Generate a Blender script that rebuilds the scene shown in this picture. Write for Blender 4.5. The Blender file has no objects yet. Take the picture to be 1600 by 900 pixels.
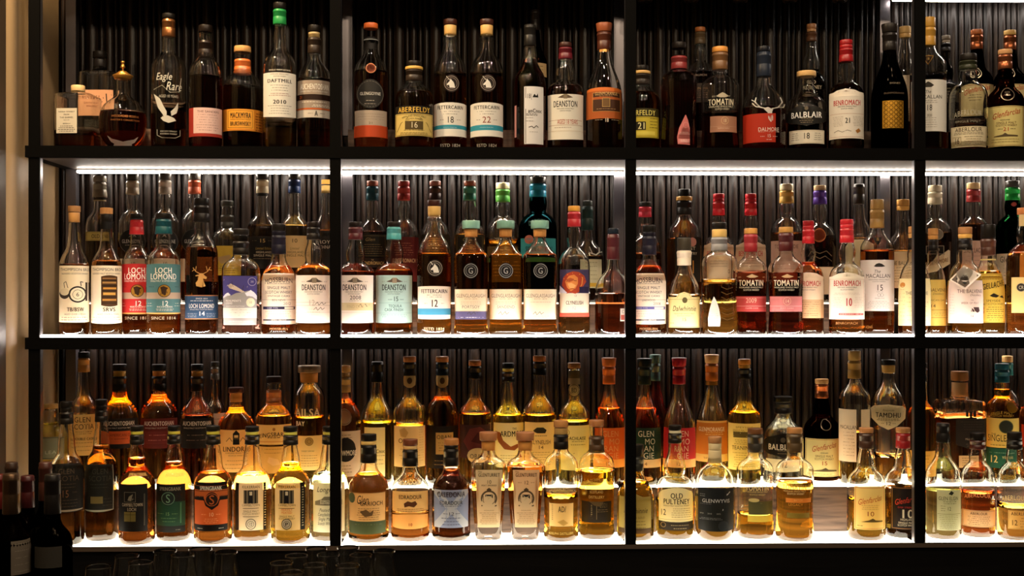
import bpy, math, random
import numpy as np
from mathutils import Vector
from mathutils.geometry import tessellate_polygon

random.seed(7)
SC = bpy.context.scene
COL = SC.collection
PI = math.pi

# ------------------------------------------------------------------ camera maths
F = 1850.0                       # focal length in pixels of the 1600x900 frame
D = 2.643                        # camera to the shelf front
H0 = 470.0                       # image row of the horizon
TH = math.atan(45 / F)           # small turn of the camera to the right
ZC = 1.543                       # camera height
CT, ST = math.cos(TH), math.sin(TH)


def wx(px, y):
    """world X of image column px on the plane at depth y behind the shelf front"""
    t = (px - 800) / F
    yy = y + D
    return yy * (ST + t * CT) / (CT - t * ST)


def depth(x, y):
    return (y + D) * CT + x * ST


def wz(py, x, y):
    return ZC + (H0 - py) * depth(x, y) / F


# ------------------------------------------------------------------ materials
MATS = {}


def lin(h):
    v = [int(h[i:i + 2], 16) / 255 for i in (0, 2, 4)]
    return [(c / 12.92 if c <= .04045 else ((c + .055) / 1.055) ** 2.4) for c in v] + [1.0]


def new_mat(name):
    m = bpy.data.materials.new(name)
    m.use_nodes = True
    nt = m.node_tree
    for n in list(nt.nodes):
        nt.nodes.remove(n)
    out = nt.nodes.new('ShaderNodeOutputMaterial')
    return m, nt, out


def principled(name, col, rough=.5, metal=0, spec=.5, bump=None):
    if name in MATS:
        return MATS[name]
    m, nt, out = new_mat(name)
    p = nt.nodes.new('ShaderNodeBsdfPrincipled')
    p.inputs['Base Color'].default_value = col
    p.inputs['Roughness'].default_value = rough
    p.inputs['Metallic'].default_value = metal
    p.inputs['Specular IOR Level'].default_value = spec
    nt.links.new(p.outputs[0], out.inputs[0])
    if bump:
        tc = nt.nodes.new('ShaderNodeTexCoord')
        no = nt.nodes.new('ShaderNodeTexNoise')
        no.inputs['Scale'].default_value = bump[0]
        b = nt.nodes.new('ShaderNodeBump')
        b.inputs['Strength'].default_value = bump[1]
        b.inputs['Distance'].default_value = .001
        nt.links.new(tc.outputs['Object'], no.inputs['Vector'])
        nt.links.new(no.outputs['Fac'], b.inputs['Height'])
        nt.links.new(b.outputs[0], p.inputs['Normal'])
    MATS[name] = m
    return m


def paper(h):
    """printed paper: diffuse, letting some of the light behind it through"""
    k = 'paper_' + h
    if k in MATS:
        return MATS[k]
    m, nt, out = new_mat(k)
    p = nt.nodes.new('ShaderNodeBsdfPrincipled')
    p.inputs['Base Color'].default_value = lin(h)
    p.inputs['Roughness'].default_value = .55
    p.inputs['Specular IOR Level'].default_value = .3
    t = nt.nodes.new('ShaderNodeBsdfTranslucent')
    t.inputs['Color'].default_value = lin(h)
    mx = nt.nodes.new('ShaderNodeMixShader')
    mx.inputs[0].default_value = .4
    nt.links.new(p.outputs[0], mx.inputs[1])
    nt.links.new(t.outputs[0], mx.inputs[2])
    nt.links.new(mx.outputs[0], out.inputs[0])
    MATS[k] = m
    return m


def foil(h):
    return principled('foil_' + h, lin(h), .3, .75, .5)


def capmat(h):
    if h[0] == 'w':
        return principled('wood_' + h[1:], lin(h[1:]), .55, 0, .3, (300, .4))
    if h[0] == 'm':
        return principled('metalcap_' + h[1:], lin(h[1:]), .3, .8, .5)
    return principled('capsule_' + h, lin(h), .36, 0, .22 if int(h[:2], 16) < 48 else .4)


def colmat(h):
    if h[0] == 'm':
        return foil(h[1:])
    return paper(h)


def glass(name, col, rough=0.0):
    k = 'glass_' + name
    if k in MATS:
        return MATS[k]
    m, nt, out = new_mat(k)
    g = nt.nodes.new('ShaderNodeBsdfGlass')
    g.inputs['Color'].default_value = col
    g.inputs['IOR'].default_value = 1.46
    g.inputs['Roughness'].default_value = rough
    nt.links.new(g.outputs[0], out.inputs[0])
    MATS[k] = m
    return m


GLASS = {'c': ('clear', (.985, .99, .98, 1)), 's': ('smoke', (.55, .55, .52, 1)), 'k': ('black', (.012, .01, .008, 1)),
         'b': ('brown', (.10, .03, .012, 1)), 'g': ('green', (.02, .16, .05, 1)), 't': ('teal', (.02, .10, .12, 1))}


def liquid(h):
    k = 'whisky_' + h
    if k in MATS:
        return MATS[k]
    m, nt, out = new_mat(k)
    g = nt.nodes.new('ShaderNodeBsdfTransparent')
    g.inputs['Color'].default_value = [c ** .36 for c in lin(h)[:3]] + [1]
    nt.links.new(g.outputs[0], out.inputs[0])
    MATS[k] = m
    return m


def emitter(name, col, strength, dots=None):
    m, nt, out = new_mat(name)
    e = nt.nodes.new('ShaderNodeEmission')
    e.inputs['Color'].default_value = col
    e.inputs['Strength'].default_value = strength
    nt.links.new(e.outputs[0], out.inputs[0])
    if dots:
        tc = nt.nodes.new('ShaderNodeTexCoord')
        sx = nt.nodes.new('ShaderNodeSeparateXYZ')
        nt.links.new(tc.outputs['Object'], sx.inputs[0])
        a = nt.nodes.new('ShaderNodeMath'); a.operation = 'MULTIPLY'; a.inputs[1].default_value = 2 * PI / dots
        nt.links.new(sx.outputs['X'], a.inputs[0])
        b = nt.nodes.new('ShaderNodeMath'); b.operation = 'COSINE'
        nt.links.new(a.outputs[0], b.inputs[0])
        r = nt.nodes.new('ShaderNodeMapRange')
        r.inputs['From Min'].default_value = -1
        r.inputs['From Max'].default_value = 1
        r.inputs['To Min'].default_value = strength * .5
        r.inputs['To Max'].default_value = strength * 1.5
        nt.links.new(b.outputs[0], r.inputs['Value'])
        nt.links.new(r.outputs[0], e.inputs['Strength'])
    return m


# ------------------------------------------------------------------ mesh builder
class MB:
    def __init__(self):
        self.v, self.f, self.m, self.mats, self.smooth = [], [], [], [], []

    def mi(self, mat):
        if mat not in self.mats:
            self.mats.append(mat)
        return self.mats.index(mat)

    def add(self, vs, fs, mat, smooth=True):
        o = len(self.v)
        k = self.mi(mat)
        self.v.extend(vs)
        for f in fs:
            self.f.append([i + o for i in f])
            self.m.append(k)
            self.smooth.append(smooth)

    def box(self, x0, x1, y0, y1, z0, z1, mat):
        v = [(x, y, z) for z in (z0, z1) for y in (y0, y1) for x in (x0, x1)]
        self.add(v, [(0, 2, 3, 1), (4, 5, 7, 6), (0, 1, 5, 4), (2, 6, 7, 3), (0, 4, 6, 2), (1, 3, 7, 5)], mat, False)

    def lathe(self, prof, mat, n=36, sec=None, cap=(True, True), flip=False, off=(0, 0, 0)):
        """prof: list of (z, r); sec(z, r, a) -> (x, y)"""
        vs, fs = [], []
        for z, r in prof:
            for i in range(n):
                a = 2 * PI * i / n
                if sec:
                    x, y = sec(z, r, a)
                else:
                    x, y = r * math.cos(a), r * math.sin(a)
                vs.append((x + off[0], y + off[1], z + off[2]))
        for j in range(len(prof) - 1):
            for i in range(n):
                k = (i + 1) % n
                q = (j * n + i, j * n + k, (j + 1) * n + k, (j + 1) * n + i)
                fs.append(q[::-1] if flip else q)
        if cap[0]:
            q = tuple(range(n))
            fs.append(q if flip else q[::-1])
        if cap[1]:
            q = tuple((len(prof) - 1) * n + i for i in range(n))
            fs.append(q[::-1] if flip else q)
        self.add(vs, fs, mat)

    def build(self, name, parent=None):
        me = bpy.data.meshes.new(name)
        me.from_pydata([tuple(map(float, v)) for v in self.v], [], self.f)
        for m in self.mats:
            me.materials.append(m)
        me.polygons.foreach_set('material_index', self.m)
        me.polygons.foreach_set('use_smooth', self.smooth)
        me.update()
        o = bpy.data.objects.new(name, me)
        COL.objects.link(o)
        if parent:
            o.parent = parent
        return o


def empty(name, loc, rz=0, label=None, cat=None, group=None):
    o = bpy.data.objects.new(name, None)
    o.empty_display_size = .02
    COL.objects.link(o)
    o.location = loc
    o.rotation_euler = (0, 0, rz)
    tag(o, label, cat, group)
    return o


def tag(o, label=None, cat=None, group=None, kind=None):
    for k, v in (('label', label), ('category', cat), ('group', group), ('kind', kind)):
        if v:
            o[k] = v
    return o


def chaikin(p, it=2):
    for _ in range(it):
        q = [p[0]]
        for a, b in zip(p, p[1:]):
            q.append((a[0] * .75 + b[0] * .25, a[1] * .75 + b[1] * .25))
            q.append((a[0] * .25 + b[0] * .75, a[1] * .25 + b[1] * .75))
        q.append(p[-1])
        p = q
    return p


# ------------------------------------------------------------------ glyphs
GL = {}


def load_glyphs(chars):
    jobs = []
    for st, off in (('n', 0.0), ('b', .0)):
        for c in chars:
            for s in (c, 'H' + c + 'H'):
                cu = bpy.data.curves.new('g', 'FONT')
                cu.body = s
                cu.offset = off
                cu.resolution_u = 3
                o = bpy.data.objects.new('g', cu)
                COL.objects.link(o)
                jobs.append((st, c, s, o, cu))
    bpy.context.view_layer.update()
    dg = bpy.context.evaluated_depsgraph_get()
    tmp = {}
    for st, c, s, o, cu in jobs:
        me = o.evaluated_get(dg).to_mesh()
        v = [(q.co.x, q.co.y) for q in me.vertices]
        f = [tuple(p.vertices) for p in me.polygons]
        tmp[(st, s)] = (v, f)
        o.evaluated_get(dg).to_mesh_clear()
    def wid(k):
        xs = [p[0] for p in tmp[k][0]]
        return max(xs) - min(xs) if xs else 0
    for st in 'nb':
        hh = wid((st, 'HHH')) - wid((st, 'HHH')) / 3
        # HHH = 2 advances + glyph ; one H glyph alone gives the rest
        hw = wid((st, 'H'))
        adv_h = (wid((st, 'HHH')) - hw) / 2
        for c in chars:
            v, f = tmp[(st, c)]
            adv = wid((st, 'H' + c + 'H')) - hw - adv_h
            GL[(st, c)] = (v, f, adv + (.055 if st == 'b' else .02))
        ys = [p[1] for p in tmp[(st, 'H')][0]]
        GL[(st, 'cap')] = max(ys)
    for c in chars:                      # bold = the same outline printed twice, a hair apart
        v, f, adv = GL[('b', c)]
        n = len(v)
        GL[('b', c)] = (v + [(a + .045, q) for a, q in v], f + [tuple(i + n for i in t) for t in f], adv)
    for st, c, s, o, cu in jobs:
        bpy.data.objects.remove(o)
        bpy.data.curves.remove(cu)


# ------------------------------------------------------------------ label drawing ops (pixels of the photograph)
def R(x0, y0, x1, y1, c, top=0, bot=0):
    return ('r', x0, y0, x1, y1, c, top, bot)
def T(s, y, w, h, c, x=0, st='n'):
    return ('t', s, y, w, h, c, x, st)
def E(x, y, r, c, ry=None):
    return ('d', x, y, r, c, ry or r)
def O(x, y, r, r2, c):
    return ('o', x, y, r, r2, c)
def M(y0, y1, hw, c, n=3, x=0, h=.9):
    return ('m', y0, y1, hw, c, n, x, h)
def P(pts, c):
    return ('p', pts, c)
def S(pts, w, c):
    return ('s', pts, w, c)
def FR(x0, y0, x1, y1, c, w=.6):
    """thin frame"""
    return [R(x0, y0, x1, y0 + w, c), R(x0, y1 - w, x1, y1, c), R(x0, y0, x0 + w, y1, c), R(x1 - w, y0, x1, y1, c)]


KINDS, BOT = {}, []


def b(row, x, top, w, kind, liq, lvl, caps, parts, label, **kw):
    BOT.append(dict(row=row, x=x, top=top, w=w, kind=kind, liq=liq, lvl=lvl, caps=caps, parts=parts, label=label,
                    g=kw.get('g', 'c'), d=kw.get('d', 'f'), lx=kw.get('lx', 0), rot=kw.get('rot'), cat=kw.get('cat', 'bottle'), group=kw.get('group'),
                    name=kw.get('name', 'whisky_bottle'), y=kw.get('y')))
# ------------------------------------------------------------------ bottle shapes: heights 0..1 of the whole bottle, radii 1 = body
BASE = [(0, .88), (.006, .93), (.025, .98), (.05, 1)]
def kind(name, prof, caps, n=2, dr=1.0, foot=None, punt=True):
    KINDS[name] = dict(prof=(foot if foot is not None else BASE) + prof, caps=caps, n=n, dr=dr)
kind('deanston', [(.30, .98), (.52, 1), (.565, .98), (.60, .86), (.625, .64), (.64, .49), (.66, .45), (.71, .51), (.755, .48), (.80, .38), (.84, .34), (.955, .33)],
     [('capsule', .845, .955, .37, .345), ('stopper', .958, 1, .35, .34)])
kind('ribbed', [(.12, 1), (.135, .975), (.15, 1), (.58, 1), (.63, .97), (.67, .87), (.70, .72), (.735, .52), (.77, .43), (.835, .38), (.845, .44), (.865, .44), (.875, .38), (.89, .36)],
     [('cork', .88, .955, .36, .38), ('stopper', .957, 1, .41, .41)])
kind('campbel', [(.08, .98), (.47, 1), (.53, .96), (.575, .84), (.61, .66), (.635, .53), (.68, .49), (.74, .46), (.80, .38), (.85, .34), (.93, .33)],
     [('capsule', .84, .925, .37, .36), ('band', .925, .955, .34, .34), ('stopper', .955, 1, .37, .36)])
kind('glenf', [(.47, 1), (.53, .95), (.575, .81), (.605, .63), (.635, .5), (.68, .47), (.74, .42), (.80, .34), (.84, .32), (.94, .32)],
     [('capsule', .81, .95, .355, .355), ('stopper', .953, 1, .37, .37)])
kind('loch', [(.58, 1), (.63, .96), (.67, .82), (.70, .6), (.73, .47), (.79, .44), (.84, .4), (.93, .38)],
     [('capsule', .83, .95, .48, .42), ('stopper', .953, 1, .45, .44)])
kind('thompson', [(.53, 1), (.575, .95), (.62, .8), (.66, .58), (.70, .46), (.76, .42), (.85, .36), (.89, .35)],
     [('cork', .875, .95, .37, .38), ('stopper', .953, 1, .42, .42)])
kind('std', [(.58, 1), (.63, .95), (.67, .80), (.70, .58), (.715, .43), (.735, .41), (.775, .48), (.815, .46), (.85, .39), (.93, .37)],
     [('capsule', .84, .945, .42, .41), ('stopper', .948, 1, .41, .41)])
kind('auch', [(.52, 1), (.58, .96), (.63, .85), (.67, .66), (.70, .47), (.74, .37), (.80, .345), (.93, .33)],
     [('capsule', .775, .90, .36, .36), ('band', .90, .945, .33, .33), ('stopper', .945, 1, .37, .36)])
kind('dronach', [(.52, 1), (.57, .97), (.62, .83), (.655, .6), (.675, .42), (.695, .38), (.745, .46), (.79, .45), (.83, .37), (.86, .35), (.93, .34)],
     [('capsule', .84, .955, .40, .38), ('stopper', .958, 1, .38, .38)])
kind('morangie', [(.38, 1), (.44, .98), (.50, .92), (.565, .78), (.63, .59), (.69, .45), (.75, .375), (.80, .35), (.9, .34)],
     [('capsule', .79, .93, .36, .38), ('stopper', .932, 1, .40, .45)])
kind('glassaugh', [(.10, .93), (.3, .96), (.66, 1), (.69, .97), (.715, .88), (.75, .68), (.785, .5), (.82, .38), (.86, .34), (.88, .34)],
     [('cork', .86, .93, .36, .38), ('stopper', .932, 1, .52, .52)], 3.2)
kind('dalwhin', [(.40, 1), (.47, .96), (.53, .85), (.59, .67), (.65, .5), (.72, .41), (.78, .38), (.9, .37)],
     [('capsule', .72, .87, .41, .44), ('screw_cap', .875, 1, .44, .43)])
kind('cubocan', [(.12, .99), (.35, .90), (.60, 1), (.66, .98), (.70, .87), (.725, .62), (.745, .43), (.80, .39), (.87, .39), (.88, .39)],
     [('capsule', .75, .87, .42, .42), ('cork', .87, .94, .40, .40), ('stopper', .943, 1, .40, .40)])
kind('tomatin', [(.25, .92), (.60, 1), (.64, .97), (.68, .82), (.71, .58), (.735, .42), (.80, .38), (.92, .36)],
     [('capsule', .78, .945, .38, .40), ('stopper', .948, 1, .41, .40)])
kind('balblair', [(.10, 1), (.50, 1), (.58, .97), (.645, .83), (.69, .62), (.73, .48), (.79, .40), (.86, .37), (.94, .37)],
     [('capsule', .80, .93, .40, .40), ('stopper', .933, 1, .47, .47)])
kind('aberfel', [(.54, 1), (.61, .97), (.66, .86), (.70, .66), (.735, .46), (.77, .40), (.9, .39)],
     [('capsule', .775, .90, .42, .42), ('band', .90, .935, .46, .46), ('stopper', .935, 1, .38, .37)])
kind('tallround', [(.57, 1), (.62, .96), (.655, .83), (.68, .64), (.70, .45), (.73, .38), (.86, .34), (.96, .33)],
     [('capsule', .83, .96, .36, .35), ('stopper', .962, 1, .37, .37)])
kind('longneck', [(.52, 1), (.58, .97), (.62, .84), (.645, .68), (.67, .5), (.71, .42), (.80, .39), (.87, .36), (.95, .35)],
     [('capsule', .85, .955, .38, .37), ('stopper', .957, 1, .39, .385)])
kind('turret', [(.68, 1.0), (.71, .96), (.735, .80), (.755, .6), (.78, .45), (.82, .38), (.84, .37)],
     [('cork', .83, .92, .37, .39), ('stopper', .922, 1, .48, .50)], 5, .8, [(0, .70), (.01, .73), (.03, .75)])
kind('square', [(.70, 1), (.725, .97), (.742, .80), (.75, .5), (.76, .35), (.9, .33), (.91, .33)],
     [('neck_label', .77, .90, .345, .345), ('stopper', .915, 1, .37, .37)], 6, .75)
kind('squat', [(.80, 1), (.84, .95), (.87, .7), (.885, .42), (.90, .34), (.93, .34)],
     [('screw_cap', .905, 1, .36, .35)], 6, 1)
kind('decanter', [(.12, .9), (.25, 1), (.36, 1), (.46, .9), (.53, .68), (.58, .4), (.62, .29), (.66, .27), (.83, .27)],
     [('collar', .79, .835, .36, .44), ('stopper', .835, .88, .36, .18), ('finial', .88, 1, .06, .09)], foot=[(0, .5), (.03, .62)])
kind('stout', [(.56, 1), (.63, .96), (.68, .83), (.72, .62), (.75, .44), (.80, .38), (.87, .37), (.885, .40), (.94, .40)],
     [('capsule', .73, .875, .40, .385), ('stopper', .942, 1, .42, .41)])
kind('slope', [(.50, 1), (.56, .98), (.60, .88), (.655, .64), (.70, .46), (.75, .42), (.79, .40), (.84, .34), (.9, .33)],
     [('capsule', .83, 1, .36, .35)])
kind('dalmore', [(.38, 1), (.43, .99), (.48, .93), (.53, .80), (.575, .56), (.61, .38), (.66, .32), (.72, .30), (.93, .30)],
     [('capsule', .71, .945, .33, .32), ('stopper', .948, 1, .30, .29)])
kind('macallan', [(.62, 1), (.66, .98), (.69, .85), (.715, .66), (.745, .48), (.785, .38), (.82, .36), (.95, .35)],
     [('capsule', .79, .925, .40, .395), ('stopper', .927, 1, .40, .395)])
kind('aberlour', [(.55, 1), (.61, .95), (.66, .80), (.695, .58), (.72, .47), (.76, .50), (.80, .47), (.84, .42), (.93, .41)],
     [('capsule', .84, .93, .44, .43), ('stopper', .933, 1, .44, .43)])
kind('balvenie', [(.42, 1), (.50, .96), (.57, .86), (.63, .70), (.665, .5), (.70, .44), (.74, .47), (.78, .43), (.82, .36), (.91, .35)],
     [('capsule', .79, .895, .37, .37), ('cork', .895, .935, .38, .39), ('stopper', .938, 1, .385, .385)])
kind('ailsa', [(.70, 1), (.76, .95), (.80, .78), (.825, .62), (.845, .54), (.93, .52)],
     [('cork', .855, .937, .535, .55), ('stopper', .94, 1, .70, .70)])
kind('tamdhu', [(.10, .76), (.35, .9), (.58, 1), (.65, .98), (.70, .87), (.74, .70), (.78, .50), (.83, .40), (.9, .36)],
     [('cork', .895, .955, .36, .38), ('stopper', .957, 1, .40, .40)], foot=[(0, .66), (.01, .72)])
kind('pulteney', [(.43, 1), (.49, .95), (.52, .80), (.545, .55), (.56, .50), (.58, .53), (.62, .57), (.68, .51), (.74, .37), (.80, .33), (.93, .32)],
     [('capsule', .84, .925, .335, .33), ('band', .925, .955, .31, .31), ('stopper', .955, 1, .34, .33)])
kind('garioch', [(.08, .97), (.44, 1), (.51, .98), (.57, .86), (.62, .63), (.66, .45), (.72, .38), (.80, .37), (.93, .36)],
     [('capsule', .73, .90, .39, .37), ('band', .90, .935, .37, .37), ('stopper', .937, 1, .385, .38)])
kind('dome', [(.10, .93), (.60, 1), (.645, .96), (.685, .83), (.71, .64), (.735, .44), (.78, .39), (.94, .38)],
     [('capsule', .72, .86, .41, .40), ('stopper', .945, 1, .41, .41)])
kind('domecork', [(.10, .93), (.60, 1), (.645, .96), (.685, .83), (.71, .64), (.735, .44), (.78, .39), (.94, .38)],
     [('capsule', .76, .885, .40, .40), ('cork', .885, .94, .37, .38), ('stopper', .945, 1, .41, .41)])
kind('wyvis', [(.08, .96), (.15, 1), (.30, 1), (.55, 1), (.61, .95), (.67, .78), (.71, .55), (.74, .38), (.80, .32), (.93, .31)],
     [('neck_label', .745, .87, .335, .33), ('cork', .87, .935, .32, .33), ('stopper', .937, 1, .34, .34)], foot=[(0, .66), (.01, .74), (.03, .86)])
kind('wine', [(.58, 1), (.63, .98), (.67, .86), (.70, .62), (.73, .43), (.78, .385), (.92, .36)],
     [('capsule', .78, 1, .40, .385)])
kind('benro', [(.08, .98), (.47, 1), (.53, .96), (.57, .84), (.60, .64), (.62, .45), (.645, .39), (.69, .49), (.74, .48), (.79, .38), (.83, .34), (.93, .33)],
     [('capsule', .80, .925, .38, .36), ('band', .925, .955, .37, .36), ('stopper', .955, 1, .37, .36)])
# ------------------------------------------------------------------ bottles
SHELF_Z = {'T': ZC + 240 / 700, 'M': ZC - 57 / 700, 'B': ZC - 381 / 700}
RIS_F, RIS_B = .13, .2735
RISER_H = {'T': .059, 'M': 0, 'B': 0}
RISER_Z = {'T': SHELF_Z['T'] + .057, 'M': ZC - .0045, 'B': ZC - .435}
CAPNAMES = {'stopper': 'stopper', 'band': 'neck_band'}


sqf = lambda q: .9 if q['kind'] in ('square', 'turret', 'squat') else 1
YFIX = {('M', 213.5): .122, ('M', 255.5): .058, ('M', 1263): .118, ('M', 1228): .058, ('M', 1544): .118, ('M', 1508): .06, ('M', 1173): .115, ('M', 1124): .06,
        ('M', 1458): .122, ('M', 1429): .064, ('T', 1414): .2, ('B', 1499.5): .180, ('B', 1565.5): .176, ('T', 1478): .22}


def prepare():
    for q in BOT:
        lo, hi = ((.014 if q['row'] == 'M' else 0.0, .1485 if q['row'] == 'M' else .1285) if q['d'] == 'f' else (.151 if q['row'] == 'M' else .131, .2735))
        q['y'] = YFIX.get((q['row'], q['x']), q['y'])
        q['y'] = q['y'] if q['y'] is not None else (.072 if q['d'] == 'f' else .18)
        for pxx in (53.5, 524, 985.5, 1437.5):
            if abs(q['x'] - pxx) < q['w'] / 2 + 11 and q['d'] == 'f':
                lo = .0195
            if abs(q['x'] - (755 + (pxx - 755) * .92)) < q['w'] / 2 + 12 and q['d'] == 'b':
                hi = .2315
        q['lim'] = (lo, hi)
    for _ in range(6):
        for q in BOT:
            q['X'] = wx(q['x'], q['y'])
            q['R'] = q['w'] / 2 * depth(q['X'], q['y']) / F
    for it in range(60):
        moved = False
        for i, a in enumerate(BOT):
            for c in BOT[i + 1:]:
                if a['row'] != c['row'] or abs(a['X'] - c['X']) > .15:
                    continue
                dx, dy = c['X'] - a['X'], c['y'] - a['y']
                need = (a['R'] * sqf(a) + c['R'] * sqf(c)) * 1.01 + .0023
                if math.hypot(dx, dy) < need:
                    moved = True
                    want = math.sqrt(max(0, need * need - dx * dx))
                    s = 1 if dy >= 0 else -1
                    push = (want - abs(dy)) / 2 + .0005
                    a['y'] -= s * push
                    c['y'] += s * push
        for q in BOT:
            lo, hi = q['lim']
            m = q['R'] * (.8 if q['kind'] in ('square', 'turret') else 1) + .003
            q['y'] = min(max(q['y'], lo + m), hi - m)
            q['X'] = wx(q['x'], q['y'])
            q['R'] = q['w'] / 2 * depth(q['X'], q['y']) / F
        if not moved:
            break
    for it in range(5):
        for i, a in enumerate(BOT):
            for c in BOT[i + 1:]:
                if a['row'] != c['row'] or abs(a['X'] - c['X']) > .15:
                    continue
                d = math.hypot(c['X'] - a['X'], c['y'] - a['y'])
                if d < a['R'] * sqf(a) + c['R'] * sqf(c) + .0020:
                    k = (d - .0022) / (a['R'] * sqf(a) + c['R'] * sqf(c))
                    if k < .965:
                        print('SQUEEZE', a['row'], a['d'], a['x'], c['x'], round(k, 3), file=open('/tmp/sq.txt', 'a'))
                    a['R'] *= k
                    c['R'] *= k


def colour_word(h):
    h = h.lstrip('mw')
    r, g, b_ = [int(h[i:i + 2], 16) for i in (0, 2, 4)]
    mx, mn = max(r, g, b_), min(r, g, b_)
    if mx < 70:
        return 'black'
    if mx - mn < 26:
        return 'white' if mx > 215 else ('grey' if mx > 120 else 'dark grey')
    if mn > 165:
        return 'cream' if b_ == mn else 'pale'
    if r == mx:
        if g > r * .72:
            return 'yellow' if b_ < g * .7 else 'beige'
        if g > r * .45:
            return 'orange' if b_ < g * .8 and r > 170 else 'brown'
        return 'red' if r > 120 else 'maroon'
    if b_ == mx:
        return 'teal' if g > r + 25 else ('purple' if r > g else 'blue')
    return 'green'


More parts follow.
